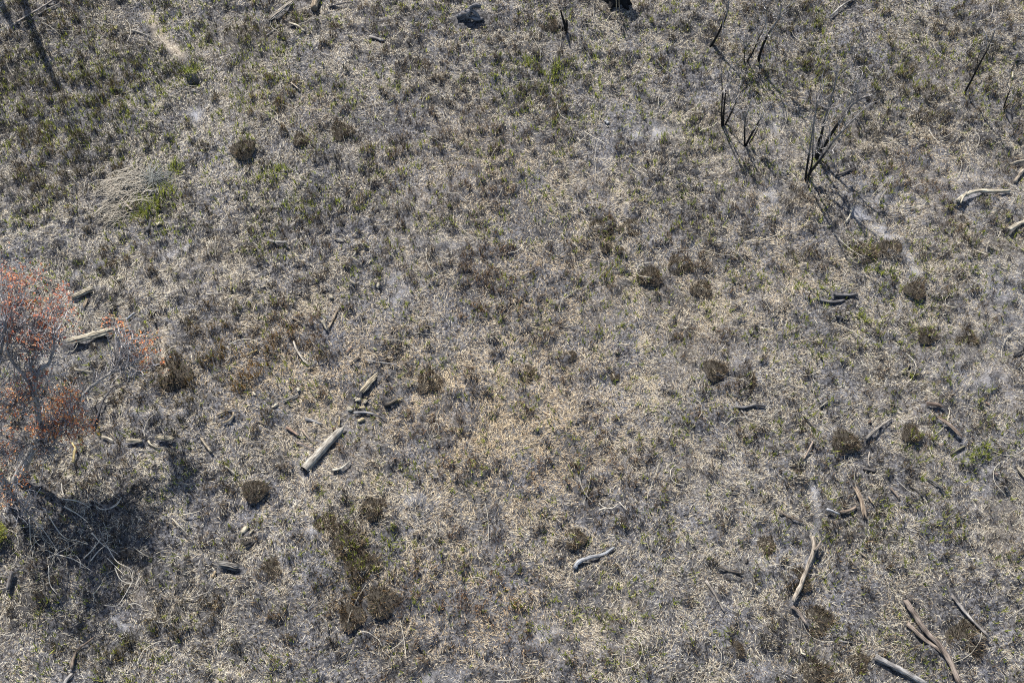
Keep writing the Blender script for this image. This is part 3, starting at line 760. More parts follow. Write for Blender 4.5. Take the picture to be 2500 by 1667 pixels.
def charred_stump():             # black stump cut by the top edge
    p = ground(1506, 2); r = .24
    root = empty('charred_stump', p, 'black charred tree stump cut off by the top edge, pale stems in front', 'stump')
    t = np.linspace(0, 1, 14)[:, None]
    S = p+np.array([0, .0, -.05])+t*np.array([.02, .10, 1.0]); g = Geo()
    tube(g, S, r*(1.35-.6*np.minimum(t[:, 0]*3, 1)*.5-.1*t[:, 0]), CHAR, 16, .13, 3, .12)
    obj('trunk', g.mesh('trunk', M_WOOD, p), root)
    for k in range(5):
        a = k*1.26+.4; Q = np.array([p+[0, 0, .22], p+[math.cos(a)*.30, math.sin(a)*.30, .06], p+[math.cos(a)*.48, math.sin(a)*.48, -.04]])
        g = Geo(); tube(g, spline(Q, 7), np.linspace(.11, .05, 7), CHAR, 7, .2, k)
        obj('root', g.mesh('root', M_WOOD, p), root)
    FOOT.append((p[0], p[1], p[0], p[1], .40))
    for k, (lab, pts) in enumerate([('pale bent stem in front of the black stump, left one',[(1500,42,.0),(1504,30,.25),(1505,12,.6),(1504,-8,1.0)]),
                      ('pale straight stem in front of the black stump, right one',[(1513,36,.0),(1512,15,.45),(1511,-8,.9)])]):
        q = ground(pts[0][0], pts[0][1]); S = spline(rel(0, q[2], pts), 12); g = Geo()
        tube(g, S, .013, (.5, .44, .34), 5, .1, 80+k)
        tag(obj('dry_stem', g.mesh('dry_stem', M_WOOD, q, True), None, q), lab, 'stem', 'dry stems by the stump')
charred_stump()

def snag(u, v, label):           # black broken snag
    p = ground(u, v); root = empty('burnt_snag', p, label, 'snag')
    for k, (pts, r) in enumerate([([(1381,78,0),(1379,62,.28),(1374,46,.5),(1369,28,.8)],.045),([(1381,78,0),(1384,64,.25),(1383,52,.42)],.03),([(1376,72,0),(1369,66,.1),(1362,60,.2)],.03)]):
        S = spline(rel(0, p[2], pts), 10); g = Geo(); tube(g, S, r*np.linspace(1.2, .5, 10), CHAR, 7, .25, 20+k, .05)
        obj('spike', g.mesh('spike', M_WOOD, p), root)
snag(1381, 78, 'thin black burnt snag with broken spikes near the top edge')

# ---------------------------------------------------------------- burnt saplings and shrubs
CH_BARK = np.array((.028, .027, .028)); UP_BARK = np.array((.46, .44, .43))
def grow_twigs(g, P, R, rs, n, length, spread, colr, t0=.45, depth=1, up=.35):
    N = len(P)
    for k in range(n):
        t = rs.uniform(min(t0, .9), 1.0); i = min(int(t*(N-1)), N-2)
        d = P[i+1]-P[i]; d = d/np.linalg.norm(d)
        v = d+rs.normal(0, spread, 3); v[2] += up*.3; v = v/np.linalg.norm(v)
        L = length*rs.uniform(.4, 1.1)
        v2 = v+rs.normal(0, .35, 3)+np.array([0, 0, .2]); v2 /= np.linalg.norm(v2)
        Q = spline(np.array([P[i], P[i]+v*L*.5, P[i]+v*L*.5+v2*L*.5]), 6)
        r0 = max(R[i]*.5, .009)
        tube(g, Q, np.linspace(r0, .006, 6), np.asarray(colr)*rs.uniform(.7, 1.25), 4, .05, int(rs.integers(1e6)), 0, False)
        if depth: grow_twigs(g, Q, np.linspace(r0, .004, 6), rs, 3, L*.55, spread*1.1, colr, .3, depth-1, up)
def shrub(name, label, cat, stems, ntw=7, tl=.55, group='burnt saplings'):
    u0, v0 = stems[0][0][0]
    base = ground(u0, v0); root = empty(name, base, label, cat, group)
    rs = np.random.default_rng(int(u0+v0))
    for k, (pts, w, char) in enumerate(stems):
        b = ground(*pts[0]); zs = [(b[2]-.05)] + [b[2]+(pts[0][1]-v)/60.0 for u, v in pts[1:]]
        P = np.array([at(u, v, z) for (u, v), z in zip(pts, zs)])
        L = np.linalg.norm(np.diff(P, axis=0), axis=1).sum(); n = max(10, int(L/.1))
        S = spline(P, n); r = .5*w*mpp(v0)*.78
        R = r*np.linspace(1.0, .42, n); t = np.linspace(0, 1, n)
        m = sstep(char-.12, char+.15, t+rs.normal(0, .03, n))[:, None]
        c = CH_BARK*(1-m)+UP_BARK*m
        g = Geo(); tube(g, S, R, c, 8, .08, int(u0)+k, 0)
        st = obj('stem', g.mesh('stem', M_WOOD, base, True), root)
        g = Geo(); grow_twigs(g, S, R, rs, ntw, tl, .55, UP_BARK*1.25, max(.35, char-.1), 1)
        obj('twigs', g.mesh('twigs', M_WOOD, base), st)['kind'] = 'stuff'
shrub('burnt_sapling','single slanting burnt sapling, highest of the burnt saplings near the top edge','sapling',
  [([(1733,117),(1752,85),(1768,50),(1776,28),(1779,4)],9,.62),([(1776,28),(1790,16),(1806,-2)],5,.0)][:1],8,.7)
shrub('burnt_sapling','burnt sapling with two slanting dark stems and a pale twiggy crown by the top edge','sapling',
  [([(1851,153),(1858,125),(1872,90),(1888,65),(1903,40),(1908,10)],10,.5),([(1822,153),(1838,128),(1852,95),(1863,72),(1872,45),(1866,8)],6,.45),([(1817,154),(1817,138),(1819,118)],4,1.2)],10,.75)
shrub('burnt_sapling','burnt sapling with three thin upright black stems, left in the sapling group','sapling',
  [([(1762,311),(1762,270),(1763,225),(1761,178)],6,.85),([(1766,309),(1767,270),(1773,215),(1783,160)],6,.75),([(1769,308),(1783,280),(1796,252),(1798,236),(1806,215)],6,.5),([(1762,240),(1772,216),(1790,195),(1806,180)],3,.1)],7,.6)
shrub('burnt_sapling','low burnt sapling with three short stems fanning out left of the large burnt shrub','sapling',
  [([(1818,358),(1818,330),(1820,290),(1830,262)],7,.6),([(1820,358),(1834,330),(1850,302),(1862,280)],8,.75),([(1828,352),(1845,325),(1855,302)],4,.95)],7,.6)
shrub('burnt_shrub','large many stemmed burnt shrub with pale twiggy top at upper right','shrub',
  [([(1965,444),(1970,410),(1978,358),(1990,280),(1995,245)],8,.45),
   ([(1970,433),(1985,412),(2010,380),(2040,338),(2062,315),(2088,288)],10,.45),
   ([(1991,388),(2000,355),(2012,300),(2028,245),(2040,200),(2042,178)],9,.4),
   ([(1992,388),(2015,350),(2040,310),(2066,275),(2080,256),(2105,240),(2130,231)],11,.45),
   ([(1972,431),(1982,400),(1985,350),(1988,310)],6,.5),
   ([(1990,385),(1998,345),(2018,290),(2030,255)],6,.5),
   ([(2072,270),(2080,240),(2095,205)],5,.2)],9,.8,'burnt shrubs')
shrub('burnt_sapling','slender slanting burnt sapling alone near the top right corner','sapling',
  [([(2353,230),(2372,195),(2392,155),(2412,118),(2430,72)],7,.8),([(2385,168),(2388,140),(2400,112)],3,.6)],5,.6)
shrub('burnt_sapling','small burnt sapling at the right edge near the top right corner','sapling',
  [([(2449,270),(2458,240),(2470,212)],6,.95),([(2450,270),(2460,258),(2467,252)],4,1.0)],3,.4)
# ---------------------------------------------------------------- the orange leaved tree at the left edge
def leaf_mesh(name, pts, size, cols, rs, origin, mat=None):
    n = len(pts)
    nrm = rs.normal(0, 1, (n, 3)); nrm[:, 2] = np.abs(nrm[:, 2])+.3; nrm /= np.linalg.norm(nrm, axis=1)[:, None]
    a = np.cross(nrm, rs.normal(0, 1, (n, 3))); a /= np.linalg.norm(a, axis=1)[:, None]
    b = np.cross(nrm, a)
    s = (size*rs.uniform(.6, 1.3, n))[:, None]
    curl = nrm*s*.25
    V = np.stack([pts-a*s, pts+b*s*.42+curl, pts+a*s, pts-b*s*.42+curl], 1).reshape(-1, 3)-np.asarray(origin)
    q = np.arange(n*4).reshape(n, 4)
    C = np.repeat(cols, 4, 0)
    return mesh_np(name, V, np.vstack([q[:, [0, 1, 2]], q[:, [0, 2, 3]]]), mat or M_LEAF, C, None)
def leafy_tree():
    base = ground(40, 1172); b = base[2]
    root = empty('leaning_tree', base, 'leaning pale trunked tree with dead orange leaves at the left edge', 'tree')
    rs = np.random.default_rng(17)
    bark = np.array((.62, .60, .57)); LIMBS = []
    def limb(nm, pts, r0, r1, parent, n=22):
        r0 *= .72; r1 *= .72
        S = spline(np.array([at(u, v, b+z*1.12) for u, v, z in pts]), n); R = np.linspace(r0, r1, n)
        g = Geo(); tube(g, S, R, bark*rs.uniform(.85, 1.15), 10, .06, int(abs(pts[0][0])*3+pts[0][1]))
        o = obj(nm, g.mesh(nm, M_WOOD, base, True), parent); LIMBS.append((S, R)); return o
    tr = limb('trunk', [(38,1176,-.1),(52,1147,.35),(71,1112,.8),(86,1083,1.15),(95,1058,1.4),(95,1030,1.7)], .155, .105, root, 26)
    ML = limb('limb', [(95,1032,1.68),(92,1000,2.0),(88,965,2.4),(86,931,2.75),(101,900,3.0),(120,885,3.15),(130,850,3.4),(134,815,3.7)], .10, .02, root)
    LL = limb('limb', [(88,967,2.4),(66,925,2.7),(40,893,2.9),(22,868,3.1),(17,830,3.4),(25,790,3.7)], .07, .02, root)
    RL = limb('limb', [(95,1055,1.42),(130,1035,1.5),(164,1013,1.6),(190,980,1.75),(226,940,1.9),(268,912,2.1),(285,890,2.2),(298,852,2.3)], .085, .02, root)
    limb('limb', [(268,912,2.1),(290,903,2.15),(318,893,2.2)], .03, .012, root, 10)
    limb('limb', [(88,1080,1.15),(70,1083,1.3),(52,1090,1.35)], .04, .015, root, 10)
    limb('limb', [(90,1078,1.18),(110,1070,1.3),(128,1062,1.4)], .035, .012, root, 10)
    limb('limb', [(88,1080,1.15),(97,1088,1.2),(110,1096,1.15)], .028, .01, root, 10)
    limb('limb', [(88,930,2.7),(75,900,2.9),(85,860,3.2),(90,830,3.5)], .04, .012, root, 12)
    T2 = limb('trunk', [(26,1196,-.1),(0,1165,.5),(-25,1110,1.3),(-30,1040,2.1),(-18,970,2.7),(-5,900,3.2),(15,790,4.0)], .14, .03, root, 26)
    limb('limb', [(-28,1060,1.9),(5,1010,2.2),(35,985,2.35),(62,955,2.5)], .045, .012, root, 12)
    limb('limb', [(-10,1160,.6),(20,1200,.7),(45,1230,.6),(70,1250,.5)], .03, .01, root, 12)
    CL = [(20,690,55,38,4.0,430),(62,705,28,25,3.9,150),(10,655,22,20,4.1,90),(132,765,34,36,3.5,430),(45,790,52,36,3.8,560),(95,815,35,28,3.5,260),(150,785,20,18,3.4,130),
          (25,825,32,18,3.6,160),(85,845,32,14,3.4,170),(275,775,26,12,2.0,90),(300,800,16,10,2.0,50),(335,850,30,22,2.1,230),(345,880,24,16,2.0,190),(310,828,14,10,2.1,50),
          (158,965,32,18,2.0,260),(150,1000,28,18,1.9,200),(125,1025,38,24,1.7,430),(170,1038,36,22,1.6,340),(95,1045,16,16,1.6,90),(185,1065,18,14,1.4,60),
          (20,955,36,24,2.5,230),(55,980,32,24,2.4,240),(15,1010,24,18,2.2,110),(70,930,30,18,2.7,160),(105,915,16,14,2.9,60),(8,1075,22,22,1.7,140),(22,1105,18,16,1.4,60),
          (55,1165,16,10,.5,50),(15,1185,26,20,.9,70),(40,1225,26,14,.8,60),(110,1100,24,14,1.2,40),
          (-60,700,60,50,4.6,420),(-95,800,60,60,4.6,420),(-75,900,50,50,4.2,320),(-110,1000,60,50,3.4,300),(-60,1090,40,40,2.4,160)]
    warm = np.array([(.58,.20,.085),(.60,.27,.13),(.50,.16,.09),(.60,.36,.24),(.38,.12,.075)])
    for k, (u, v, ru, rv, h, n) in enumerate(CL):
        n = int(n*1.05)
        h *= 1.12; c = np.array(at(u, v, b+h)); m = mpp(v)
        n = int(n*.68); kk = max(4, n//13)            # leaves hang in small sprays on twig ends
        ctr = rs.normal(0, 1, (kk, 3))*np.array([ru, rv/.85, (ru+rv)*.35])*m*.72+c
        w = rs.integers(0, kk, n)
        pts = ctr[w]+rs.normal(0, .085, (n, 3))
        pale = (v > 750 and u > 240) or v > 930
        cols = warm[rs.integers(0, 5, n)]*rs.uniform(.65, 1.35, (n, 1))
        if pale: cols = cols*np.array([1.35, 1.5, 1.2])  # right sprays are lighter orange; lower ones brightened by colour against crown shade
        S, R = min(LIMBS, key=lambda L: np.min(np.linalg.norm(L[0]-c, axis=1)))
        i = int(np.argmin(np.linalg.norm(S-c, axis=1)))
        cl = obj('leaf_cluster', leaf_mesh('leaf_cluster', pts, .036, np.clip(cols, 0, 1), rs, base), root); cl['kind'] = 'stuff'
        g = Geo()
        for e in ctr:
            s0 = S[max(0, min(len(S)-1, i+int(rs.integers(-3, 3))))]
            mid = (s0+e)/2+rs.normal(0, .10, 3)
            Q = spline(np.array([s0, mid, e]), 7); tube(g, Q, np.linspace(.013, .005, 7), np.array((.62, .60, .61))*rs.uniform(.7, 1.2), 3, 0, 1, 0, False)
            for _ in range(4):
                d = rs.normal(0, 1, 3); d /= np.linalg.norm(d)
                q0 = Q[int(rs.integers(3, 7))]
                tube(g, spline(np.array([q0, q0+d*.15+[0, 0, .03], q0+d*.30+[0, 0, .08]]), 4), np.linspace(.007, .004, 4), np.array((.62, .60, .62))*rs.uniform(.7, 1.2), 3, 0, 1, 0, False)
        obj('twigs', g.mesh('twigs', M_WOOD, base), cl)['kind'] = 'stuff'
    for S, R in LIMBS:                # bare grey twigs along the limbs
        g = Geo(); grow_twigs(g, S, np.minimum(R, .02), rs, 28, .6, .75, (.60, .58, .59), .25, 1)
        obj('bare_twigs', g.mesh('bare_twigs', M_WOOD, base), root)['kind'] = 'stuff'
    g = Geo(); S, R = LIMBS[3]; grow_twigs(g, S, np.minimum(R, .018), rs, 26, .9, .5, (.60, .58, .59), .45, 1)
    obj('bare_twigs', g.mesh('bare_twigs', M_WOOD, base), root)['kind'] = 'stuff'
leafy_tree()

def green_bush():                # yellow green low bush cut by the left edge
    p = ground(6, 1312); root = empty('green_bush', p, 'small yellow green leafy bush cut by the left edge below the orange tree', 'bush')
    rs = np.random.default_rng(5); n = 700
    d = rs.normal(0, 1, (n, 3)); d /= np.linalg.norm(d, axis=1)[:, None]
    pts = p+np.array([-.08, 0, .32])+d*(rs.random((n, 1))**.4)*np.array([.30, .28, .26])
    cols = np.array((.32, .36, .09))*rs.uniform(.6, 1.2, (n, 1))*np.stack([rs.uniform(.9, 1.3, n), np.ones(n), rs.uniform(.5, 1.1, n)], -1)
    obj('foliage', leaf_mesh('foliage', pts, .028, np.clip(cols, 0, 1), rs, p, M_GREEN), root)
    g = Geo()
    for k in range(9):
        e = p+rs.normal(0, .16, 3)*np.array([1, 1, .3])+np.array([-.05, 0, .4]); tube(g, spline(np.array([p, (p+e)/2+rs.normal(0, .03, 3), e]), 6), np.linspace(.012, .005, 6), BROWN, 5, .1, k)
    obj('stems', g.mesh('stems', M_WOOD, p), root)
green_bush()

def shade_tree(u, v, tipu, tipv, r, label, lean=(0, 0)):
    """a dead tree standing beyond the top edge; only its shadow reaches into the photograph"""
    tip = at(tipu, tipv); d = np.array([math.sin(SHAZ), -math.cos(SHAZ), 0])
    b0 = at(u, v); L = np.linalg.norm((tip-b0)[:2]); H = L*math.tan(SUN_EL)
    p = tip-d*L; p[2] = float(hgt(p[0], p[1]))
    root = empty('dead_tree', p, label, 'tree', 'dead trees beyond the top edge')
    t = np.linspace(0, 1, 22)[:, None]; rs = np.random.default_rng(int(u)+500)
    S = p+t*np.array([lean[0], lean[1], H])+np.stack([.04*np.sin(t[:, 0]*7), .04*np.cos(t[:, 0]*5), 0*t[:, 0]], -1)
    R = r*np.linspace(1.15, .75, 22)
    g = Geo(); tube(g, S, R, (.22, .20, .19), 12, .08, int(abs(u)), .15)
    tr = obj('trunk', g.mesh('trunk', M_WOOD, p, True), root)
    for k in range(4):
        i = 14+2*k; a = rs.uniform(0, 6.28); Q = spline(np.array([S[i], S[i]+[math.cos(a)*.4, math.sin(a)*.4, .35], S[i]+[math.cos(a)*.7, math.sin(a)*.7, .9]]), 8)
        g = Geo(); tube(g, Q, np.linspace(.035, .012, 8), (.25, .23, .22), 6, .1, k)
        obj('limb', g.mesh('limb', M_WOOD, p, True), root)
shade_tree(10, -150, 138, 215, .115, 'dead tree standing just beyond the top left corner, taller one')
shade_tree(-20, -150, 32, 75, .10, 'dead tree standing just beyond the top left corner, shorter one')

# ---------------------------------------------------------------- tangles of dry stems, the flattened grass pile
def tangle(name, label, u, v, ru, rv, n, colr, r=.009, h=.22, extra=()):
    rs = np.random.default_rng(int(u*2+v)); p = ground(u, v); root = empty(name, p, label, 'stems')
    m = mpp(v)
    for k in range(n):
        c = ground(u+rs.normal(0, ru*.5), v+rs.normal(0, rv*.5)); L = rs.uniform(.3, 1.0)*ru*m*.9
        a = rs.uniform(0, 2*PI); bend = rs.normal(0, .9)
        q = []
        for t in np.linspace(-.5, .5, 5):
            aa = a+bend*t
            q.append(c+np.array([math.cos(aa)*t*L, math.sin(aa)*t*L, .06+h*rs.random()*.5*(1-abs(t))]))
        q = np.array(q); q[:, 2] = np.maximum(q[:, 2], hgt(q[:, 0], q[:, 1])+.05)
        g = Geo(); tube(g, spline(q, 11), r*.75*rs.uniform(.6, 1.2)*np.linspace(1.1, .5, 11), np.asarray(colr)*rs.uniform(.5, .95), 4, .08, k)
        obj('dry_stem', g.mesh('dry_stem', M_STRAW, p), root)
    for k, (pts, w) in enumerate(extra):
        q = np.array([ground(a, b, .12) for a, b in pts])
        g = Geo(); tube(g, spline(q, 16), .36*w*m*np.linspace(1.1, .5, 16), np.asarray(colr)*.85, 5, .08, 70+k)
        obj('dry_stem', g.mesh('dry_stem', M_STRAW, p), root)
SCOL = (.58, .54, .46)
tangle('stem_tangle','tangle of pale dry stems in the dark shade at the left edge',140,1350,95,75,34,SCOL,.009,.25,
   [([(72,1260),(74,1310),(80,1358)],3.5),([(118,1256),(135,1285),(158,1312),(190,1320),(215,1328)],4),([(100,1285),(128,1325),(140,1345)],3.5),([(115,1362),(150,1345),(190,1322)],3.5),
    ([(135,1352),(180,1365),(222,1392)],3.5),([(118,1380),(122,1425),(140,1450)],3.5)])
tangle('stem_tangle','crossed fan of pale dry stems below the shadow of the leaning trunk',245,1322,42,32,20,(.66,.6,.5),.010,.28,
   [([(205,1362),(225,1342),(246,1315)],4.5),([(222,1368),(240,1345),(262,1328)],4),([(224,1300),(250,1328),(288,1352)],4),([(260,1330),(285,1370),(320,1390),(325,1420)],3.5),([(262,1362),(300,1400)],3)])
tangle('stem_tangle','long pale stems crossing the dark shadow right of the leaning trunk',215,1235,65,40,14,SCOL,.009,.22,
   [([(150,1217),(185,1222),(205,1230),(218,1238)],4),([(157,1236),(190,1255),(215,1275)],4.5),([(150,1180),(152,1198),(158,1212)],4),([(235,1235),(248,1243),(270,1240),(296,1218)],4),([(270,1240),(285,1232),(297,1213)],4)])
tangle('stem_tangle','loose pale looping stems below the tangle at lower left',300,1420,60,50,12,SCOL,.008,.2,
   [([(280,1385),(295,1415),(322,1422),(318,1395)],3.5),([(322,1422),(300,1460),(285,1478),(255,1477)],3.5),([(315,1475),(332,1473),(350,1482)],3)])
tangle('stem_tangle','small bunch of pale stems above the thick splinter at lower left',452,1268,28,30,12,(.6,.54,.42),.008,.25,
   [([(420,1265),(440,1285),(460,1305)],3.5),([(447,1256),(470,1252),(490,1246)],4),([(460,1205),(445,1212),(448,1225)],3)])
tangle('stem_tangle','forked bunch of white twigs in the lower middle field',1488,1236,24,14,8,(.66,.6,.5),.009,.2,
   [([(1462,1245),(1478,1240),(1495,1240),(1508,1230)],4.5),([(1462,1228),(1472,1236),(1485,1240)],4),([(1512,1226),(1530,1244)],3)])
tangle('stem_tangle','curled pale vines in the left middle, above the orange leaves level',527,590,32,40,14,(.58,.52,.43),.008,.2)
tangle('stem_tangle','loose curl of pale vines in the upper left middle',610,530,26,30,9,(.56,.51,.43),.008,.2)

def grass_pile():
    p = ground(330, 470); root = empty('flattened_grass_pile', p, 'flattened pile of pale dry grass and branches at upper left', 'grass pile')
    rs = np.random.default_rng(44); m = mpp(470)
    for nm, cu, cv, ru, rv, n, colr, fan in [('grass_fan',375,440,48,32,150,(.36,.37,.34),True),('grass_mat',300,465,60,45,460,(.60,.54,.44),False),('grass_mat',275,525,28,30,160,(.58,.52,.42),False),('grass_mat',330,440,40,18,150,(.58,.53,.44),False)]:
        g = Geo(); c = ground(cu, cv)
        for k in range(n):
            if fan:
                a = rs.uniform(0, 2*PI); L = rs.uniform(.2, .62)
                q0 = c+np.array([rs.normal(0, .07), rs.normal(0, .06), rs.uniform(.06, .16)]); q = np.array([q0, q0+[math.cos(a)*L*.5, math.sin(a)*L*.45, .03], q0+[math.cos(a)*L, math.sin(a)*L*.9, -.09]])
            else:
                cc = ground(cu+rs.normal(0, ru*.45), cv+rs.normal(0, rv*.45)); a = rs.normal(.45, .55); L = rs.uniform(.2, .6)
                d = np.array([math.cos(a), math.sin(a), 0])*L/2; z = rs.uniform(.04, .16)
                q = np.array([cc-d+[0, 0, z], cc+[0, 0, z+.03], cc+d+[0, 0, z-.02]])
            tube(g, spline(q, 5), .0055*rs.uniform(.6, 1.3), np.array(colr)*rs.uniform(.45, .95), 3, 0, 1, 0, False)
        o = obj(nm, g.mesh(nm, M_STRAW, p), root); o['kind'] = 'stuff'
    FOOT.append((c[0], c[1], c[0], c[1], .3)); q = ground(300, 470); FOOT.append((q[0]-.3, q[1]-.2, q[0]+.3, q[1]+.1, .35))
grass_pile()

# ---------------------------------------------------------------- blades
def strip_mesh(name, base, vec, wid, cols, mat, bend=None, origin=None, tip=.25):
    """tapering blades: 5 vertices (two segments) each when bend is given, else one triangle"""
    n = len(base)
    side = np.stack([-vec[:, 1], vec[:, 0], 0*vec[:, 0]], -1)+RNG.normal(0, .05, (n, 3))*np.linalg.norm(vec, axis=1)[:, None]
    flat = np.linalg.norm(side[:, :2], axis=1) < 1e-4
    side[flat] = [1, 0, 0]
    side = side/np.linalg.norm(side, axis=1)[:, None]*(wid*.5)[:, None]
    if bend is None:
        V = np.stack([base-side, base+side, base+vec], 1).reshape(-1, 3); k = 3
        f = [np.arange(n*3).reshape(n, 3)]
    else:
        mid = base+vec*.5+bend
        V = np.stack([base-side*.8, base+side*.8, mid-side, mid+side, base+vec], 1).reshape(-1, 3); k = 5
        i = np.arange(n)[:, None]*5
        f = [i+np.array([[0, 1, 3, 2]]), i+np.array([[2, 3, 4]])]
    if origin is not None: V = V-origin
    return mesh_np(name, V, f, mat, np.repeat(np.clip(cols, 0, 1), k, 0))
def pick(pal, wts, n, jit=.25, rng=RNG):
    pal = np.array(pal); w = np.array(wts, float); w /= w.sum()
    return pal[rng.choice(len(pal), n, p=w)]*rng.uniform(1-jit, 1+jit, (n, 1))
STUB_PAL = [(.018,.017,.017),(.045,.034,.026),(.085,.060,.040),(.17,.125,.080),(.30,.235,.155),(.06,.07,.02)]

# ---------------------------------------------------------------- charred tussocks, each a thing
variants = []
for k in range(7):
    rs = np.random.default_rng(300+k); n = 620
    a = rs.uniform(0, 2*PI, n); rr = np.sqrt(rs.random(n))*.92
    b = np.stack([np.cos(a)*rr, np.sin(a)*rr, .30*(1-rr**2)-.05], -1)
    b[:, :2] *= (1+.22*np.sin(a*3+k)+.12*np.sin(a*5+2*k))[:, None]
    lean = np.stack([np.cos(a)*rr*.45, np.sin(a)*rr*.45, np.ones(n)], -1)+rs.normal(0, .22, (n, 3))
    vec = lean*(rs.uniform(.22, .62, n)*(1+.35*np.sin(a*2+k)))[:, None]
    cols = pick(STUB_PAL, [.16,.22,.24,.19,.12,.07], n, .35, rs)
    me1 = strip_mesh('stubble', b, vec, rs.uniform(.022, .045, n), cols, M_STUB)
    nr, ns = 6, 14; V = [(0, 0, .34)]; f3 = []; f4 = []
    for i in range(1, nr):
        for s in range(ns):
            t = s/ns*2*PI; r_ = i/(nr-1)*(1+.12*math.sin(t*3+k)); V.append((math.cos(t)*r_, math.sin(t)*r_, .34*(1-(i/(nr-1))**2)-.06+rs.normal(0, .03)))
    for s in range(ns): f3.append((0, 1+s, 1+(s+1) % ns))
    for i in range(nr-2):
        for s in range(ns): f4.append((1+i*ns+s, 1+(i+1)*ns+s, 1+(i+1)*ns+(s+1) % ns, 1+i*ns+(s+1) % ns))
    V = np.array(V)
    me2 = mesh_np('root_mound', V, [np.array(f3), np.array(f4)], M_WOOD, np.tile(np.array((.13, .115, .095)), (len(V), 1)), V*2, True)
    variants.append((me1, me2))
for k, ((u, v, r, kk, lab), (x, y, rw, _)) in enumerate(zip(TUSS, tuss_w)):
    z = float(hgt(x, y)); o = empty('grass_tussock', (x, y, z-.10*kk*.5), lab, 'tussock', 'charred grass tussocks')
    me1, me2 = variants[k % 7]
    o.scale = (rw*1.15, rw*1.1, min(rw, .34)*kk*.85); o.rotation_euler = (0, 0, RNG.uniform(0, 6.28))
    obj('stubble', me1, o); obj('root_mound', me2, o)

# ---------------------------------------------------------------- ground cover (nobody could count it)
def scatter(n):
    y = RNG.uniform(-10.3, 14.6, n)
    hw = 13.1+(y+10.3)/24.9*4.9
    x = RNG.uniform(-1, 1, n)*18.0
    ok = np.abs(x) < hw
    return x[ok], y[ok]
def clear_of(x, y, pad=0.0):
    """True where no fallen wood covers the ground (a little more on the camera's side)"""
    ok = np.ones(len(x), bool)
    for x0, y0, x1, y1, r in FOOT:
        r = r+pad
        m = (x > min(x0, x1)-r) & (x < max(x0, x1)+r) & (y > min(y0, y1)-r*1.6) & (y < max(y0, y1)+r)
        if not m.any(): continue
        L2 = (x1-x0)**2+(y1-y0)**2+1e-9; xm, ym = x[m], y[m]
        t = np.clip(((xm-x0)*(x1-x0)+(ym-y0)*(y1-y0))/L2, 0, 1)
        dy = ym-y0-t*(y1-y0); dy = np.where(dy < 0, dy/1.4, dy)
        ok[np.where(m)[0]] &= np.hypot(xm-x0-t*(x1-x0), dy) > r
    return ok
STUB_REG = [(200,180,330,220,.95),(620,130,260,130,.45),(130,420,160,90,.5),(550,880,140,90,.95),(430,1010,130,70,.6),(700,830,110,70,.5),(760,860,60,60,.3),(860,1370,120,110,.9),(300,1570,260,100,.75),(60,1450,120,90,.4),
            (850,320,230,90,.5),(1000,420,200,90,.35),(1250,230,160,110,.45),(2250,120,330,160,.5),(1950,60,200,80,.3),(780,540,150,80,.35),(640,1130,120,70,.3),(1130,700,160,120,.3),
            (1700,640,120,90,.35),(1850,930,120,60,.3),(2200,1480,220,120,.2),(2400,600,120,120,.3),(700,1560,170,90,.45),(1350,960,120,80,.25),(260,640,120,60,.4)]
STRAW_REG = [(1300,1060,300,200,.5),(1720,780,260,180,.35),(1750,1240,130,170,.45),(1450,430,220,140,.25),(1900,460,120,60,.5),(1150,1520,200,100,.35),(2030,560,120,90,.3),(560,700,120,60,.25),(1480,980,200,120,.3),(2080,1300,120,120,.3),(640,1330,80,90,.3),
             (480,1600,130,50,.5),(1950,100,120,100,.2),(900,1250,180,90,.25),(300,520,80,60,.5),(560,930,40,120,.2)]
WARM_REG = [(1350,850,480,420,.45),(750,950,350,250,.4),(1050,1450,400,220,.35),(1240,1080,210,160,1),(1130,1500,200,120,.9),(1180,430,180,110,.5),(760,900,200,120,.5),(550,900,150,90,.6),(1900,620,150,150,.4),(1350,700,150,120,.6),(760,240,120,60,.4),(2250,420,150,100,.4),(1000,950,120,100,.5)]
OLIVE_REG = [(350,350,420,380,.6),(560,900,200,130,1),(860,1370,150,130,.8),(300,1580,320,130,.9),(2150,150,400,180,.5),(2000,1450,300,200,.3),(500,1050,200,120,.5)]
GREEN_REG = [(220,300,260,230,.55),(520,150,260,140,.6),(1340,190,130,70,.8),(1950,130,330,130,.5),(1250,560,250,100,.25),(1550,700,220,100,.35),(1500,1450,250,120,.35),(2250,1270,200,130,.4),(2100,700,220,140,.35),(1000,850,130,60,.4),(2350,1050,120,80,.3),(1780,330,80,60,.7),(760,560,200,120,.3)]
GREEN_HOT = [(372,498,38,20,3.0),(345,520,22,18,2.0),(400,470,28,20,1.6),(431,417,20,16,1.8),(470,180,20,14,1.6),(681,415,18,10,3.0),(650,436,35,6,2.0),(1345,180,30,20,1.0),(2150,665,30,10,1.4),(2390,1105,20,12,2.2),(2100,775,20,12,1.6),(2330,880,6,6,2.0),(870,1350,30,40,.7),(960,1320,20,30,.8),(990,830,10,8,1.5),(300,1060,14,8,1.6),(1290,150,20,10,1.2),(1500,1440,12,8,2),(2010,720,30,20,.8),(380,560,30,25,.6)]

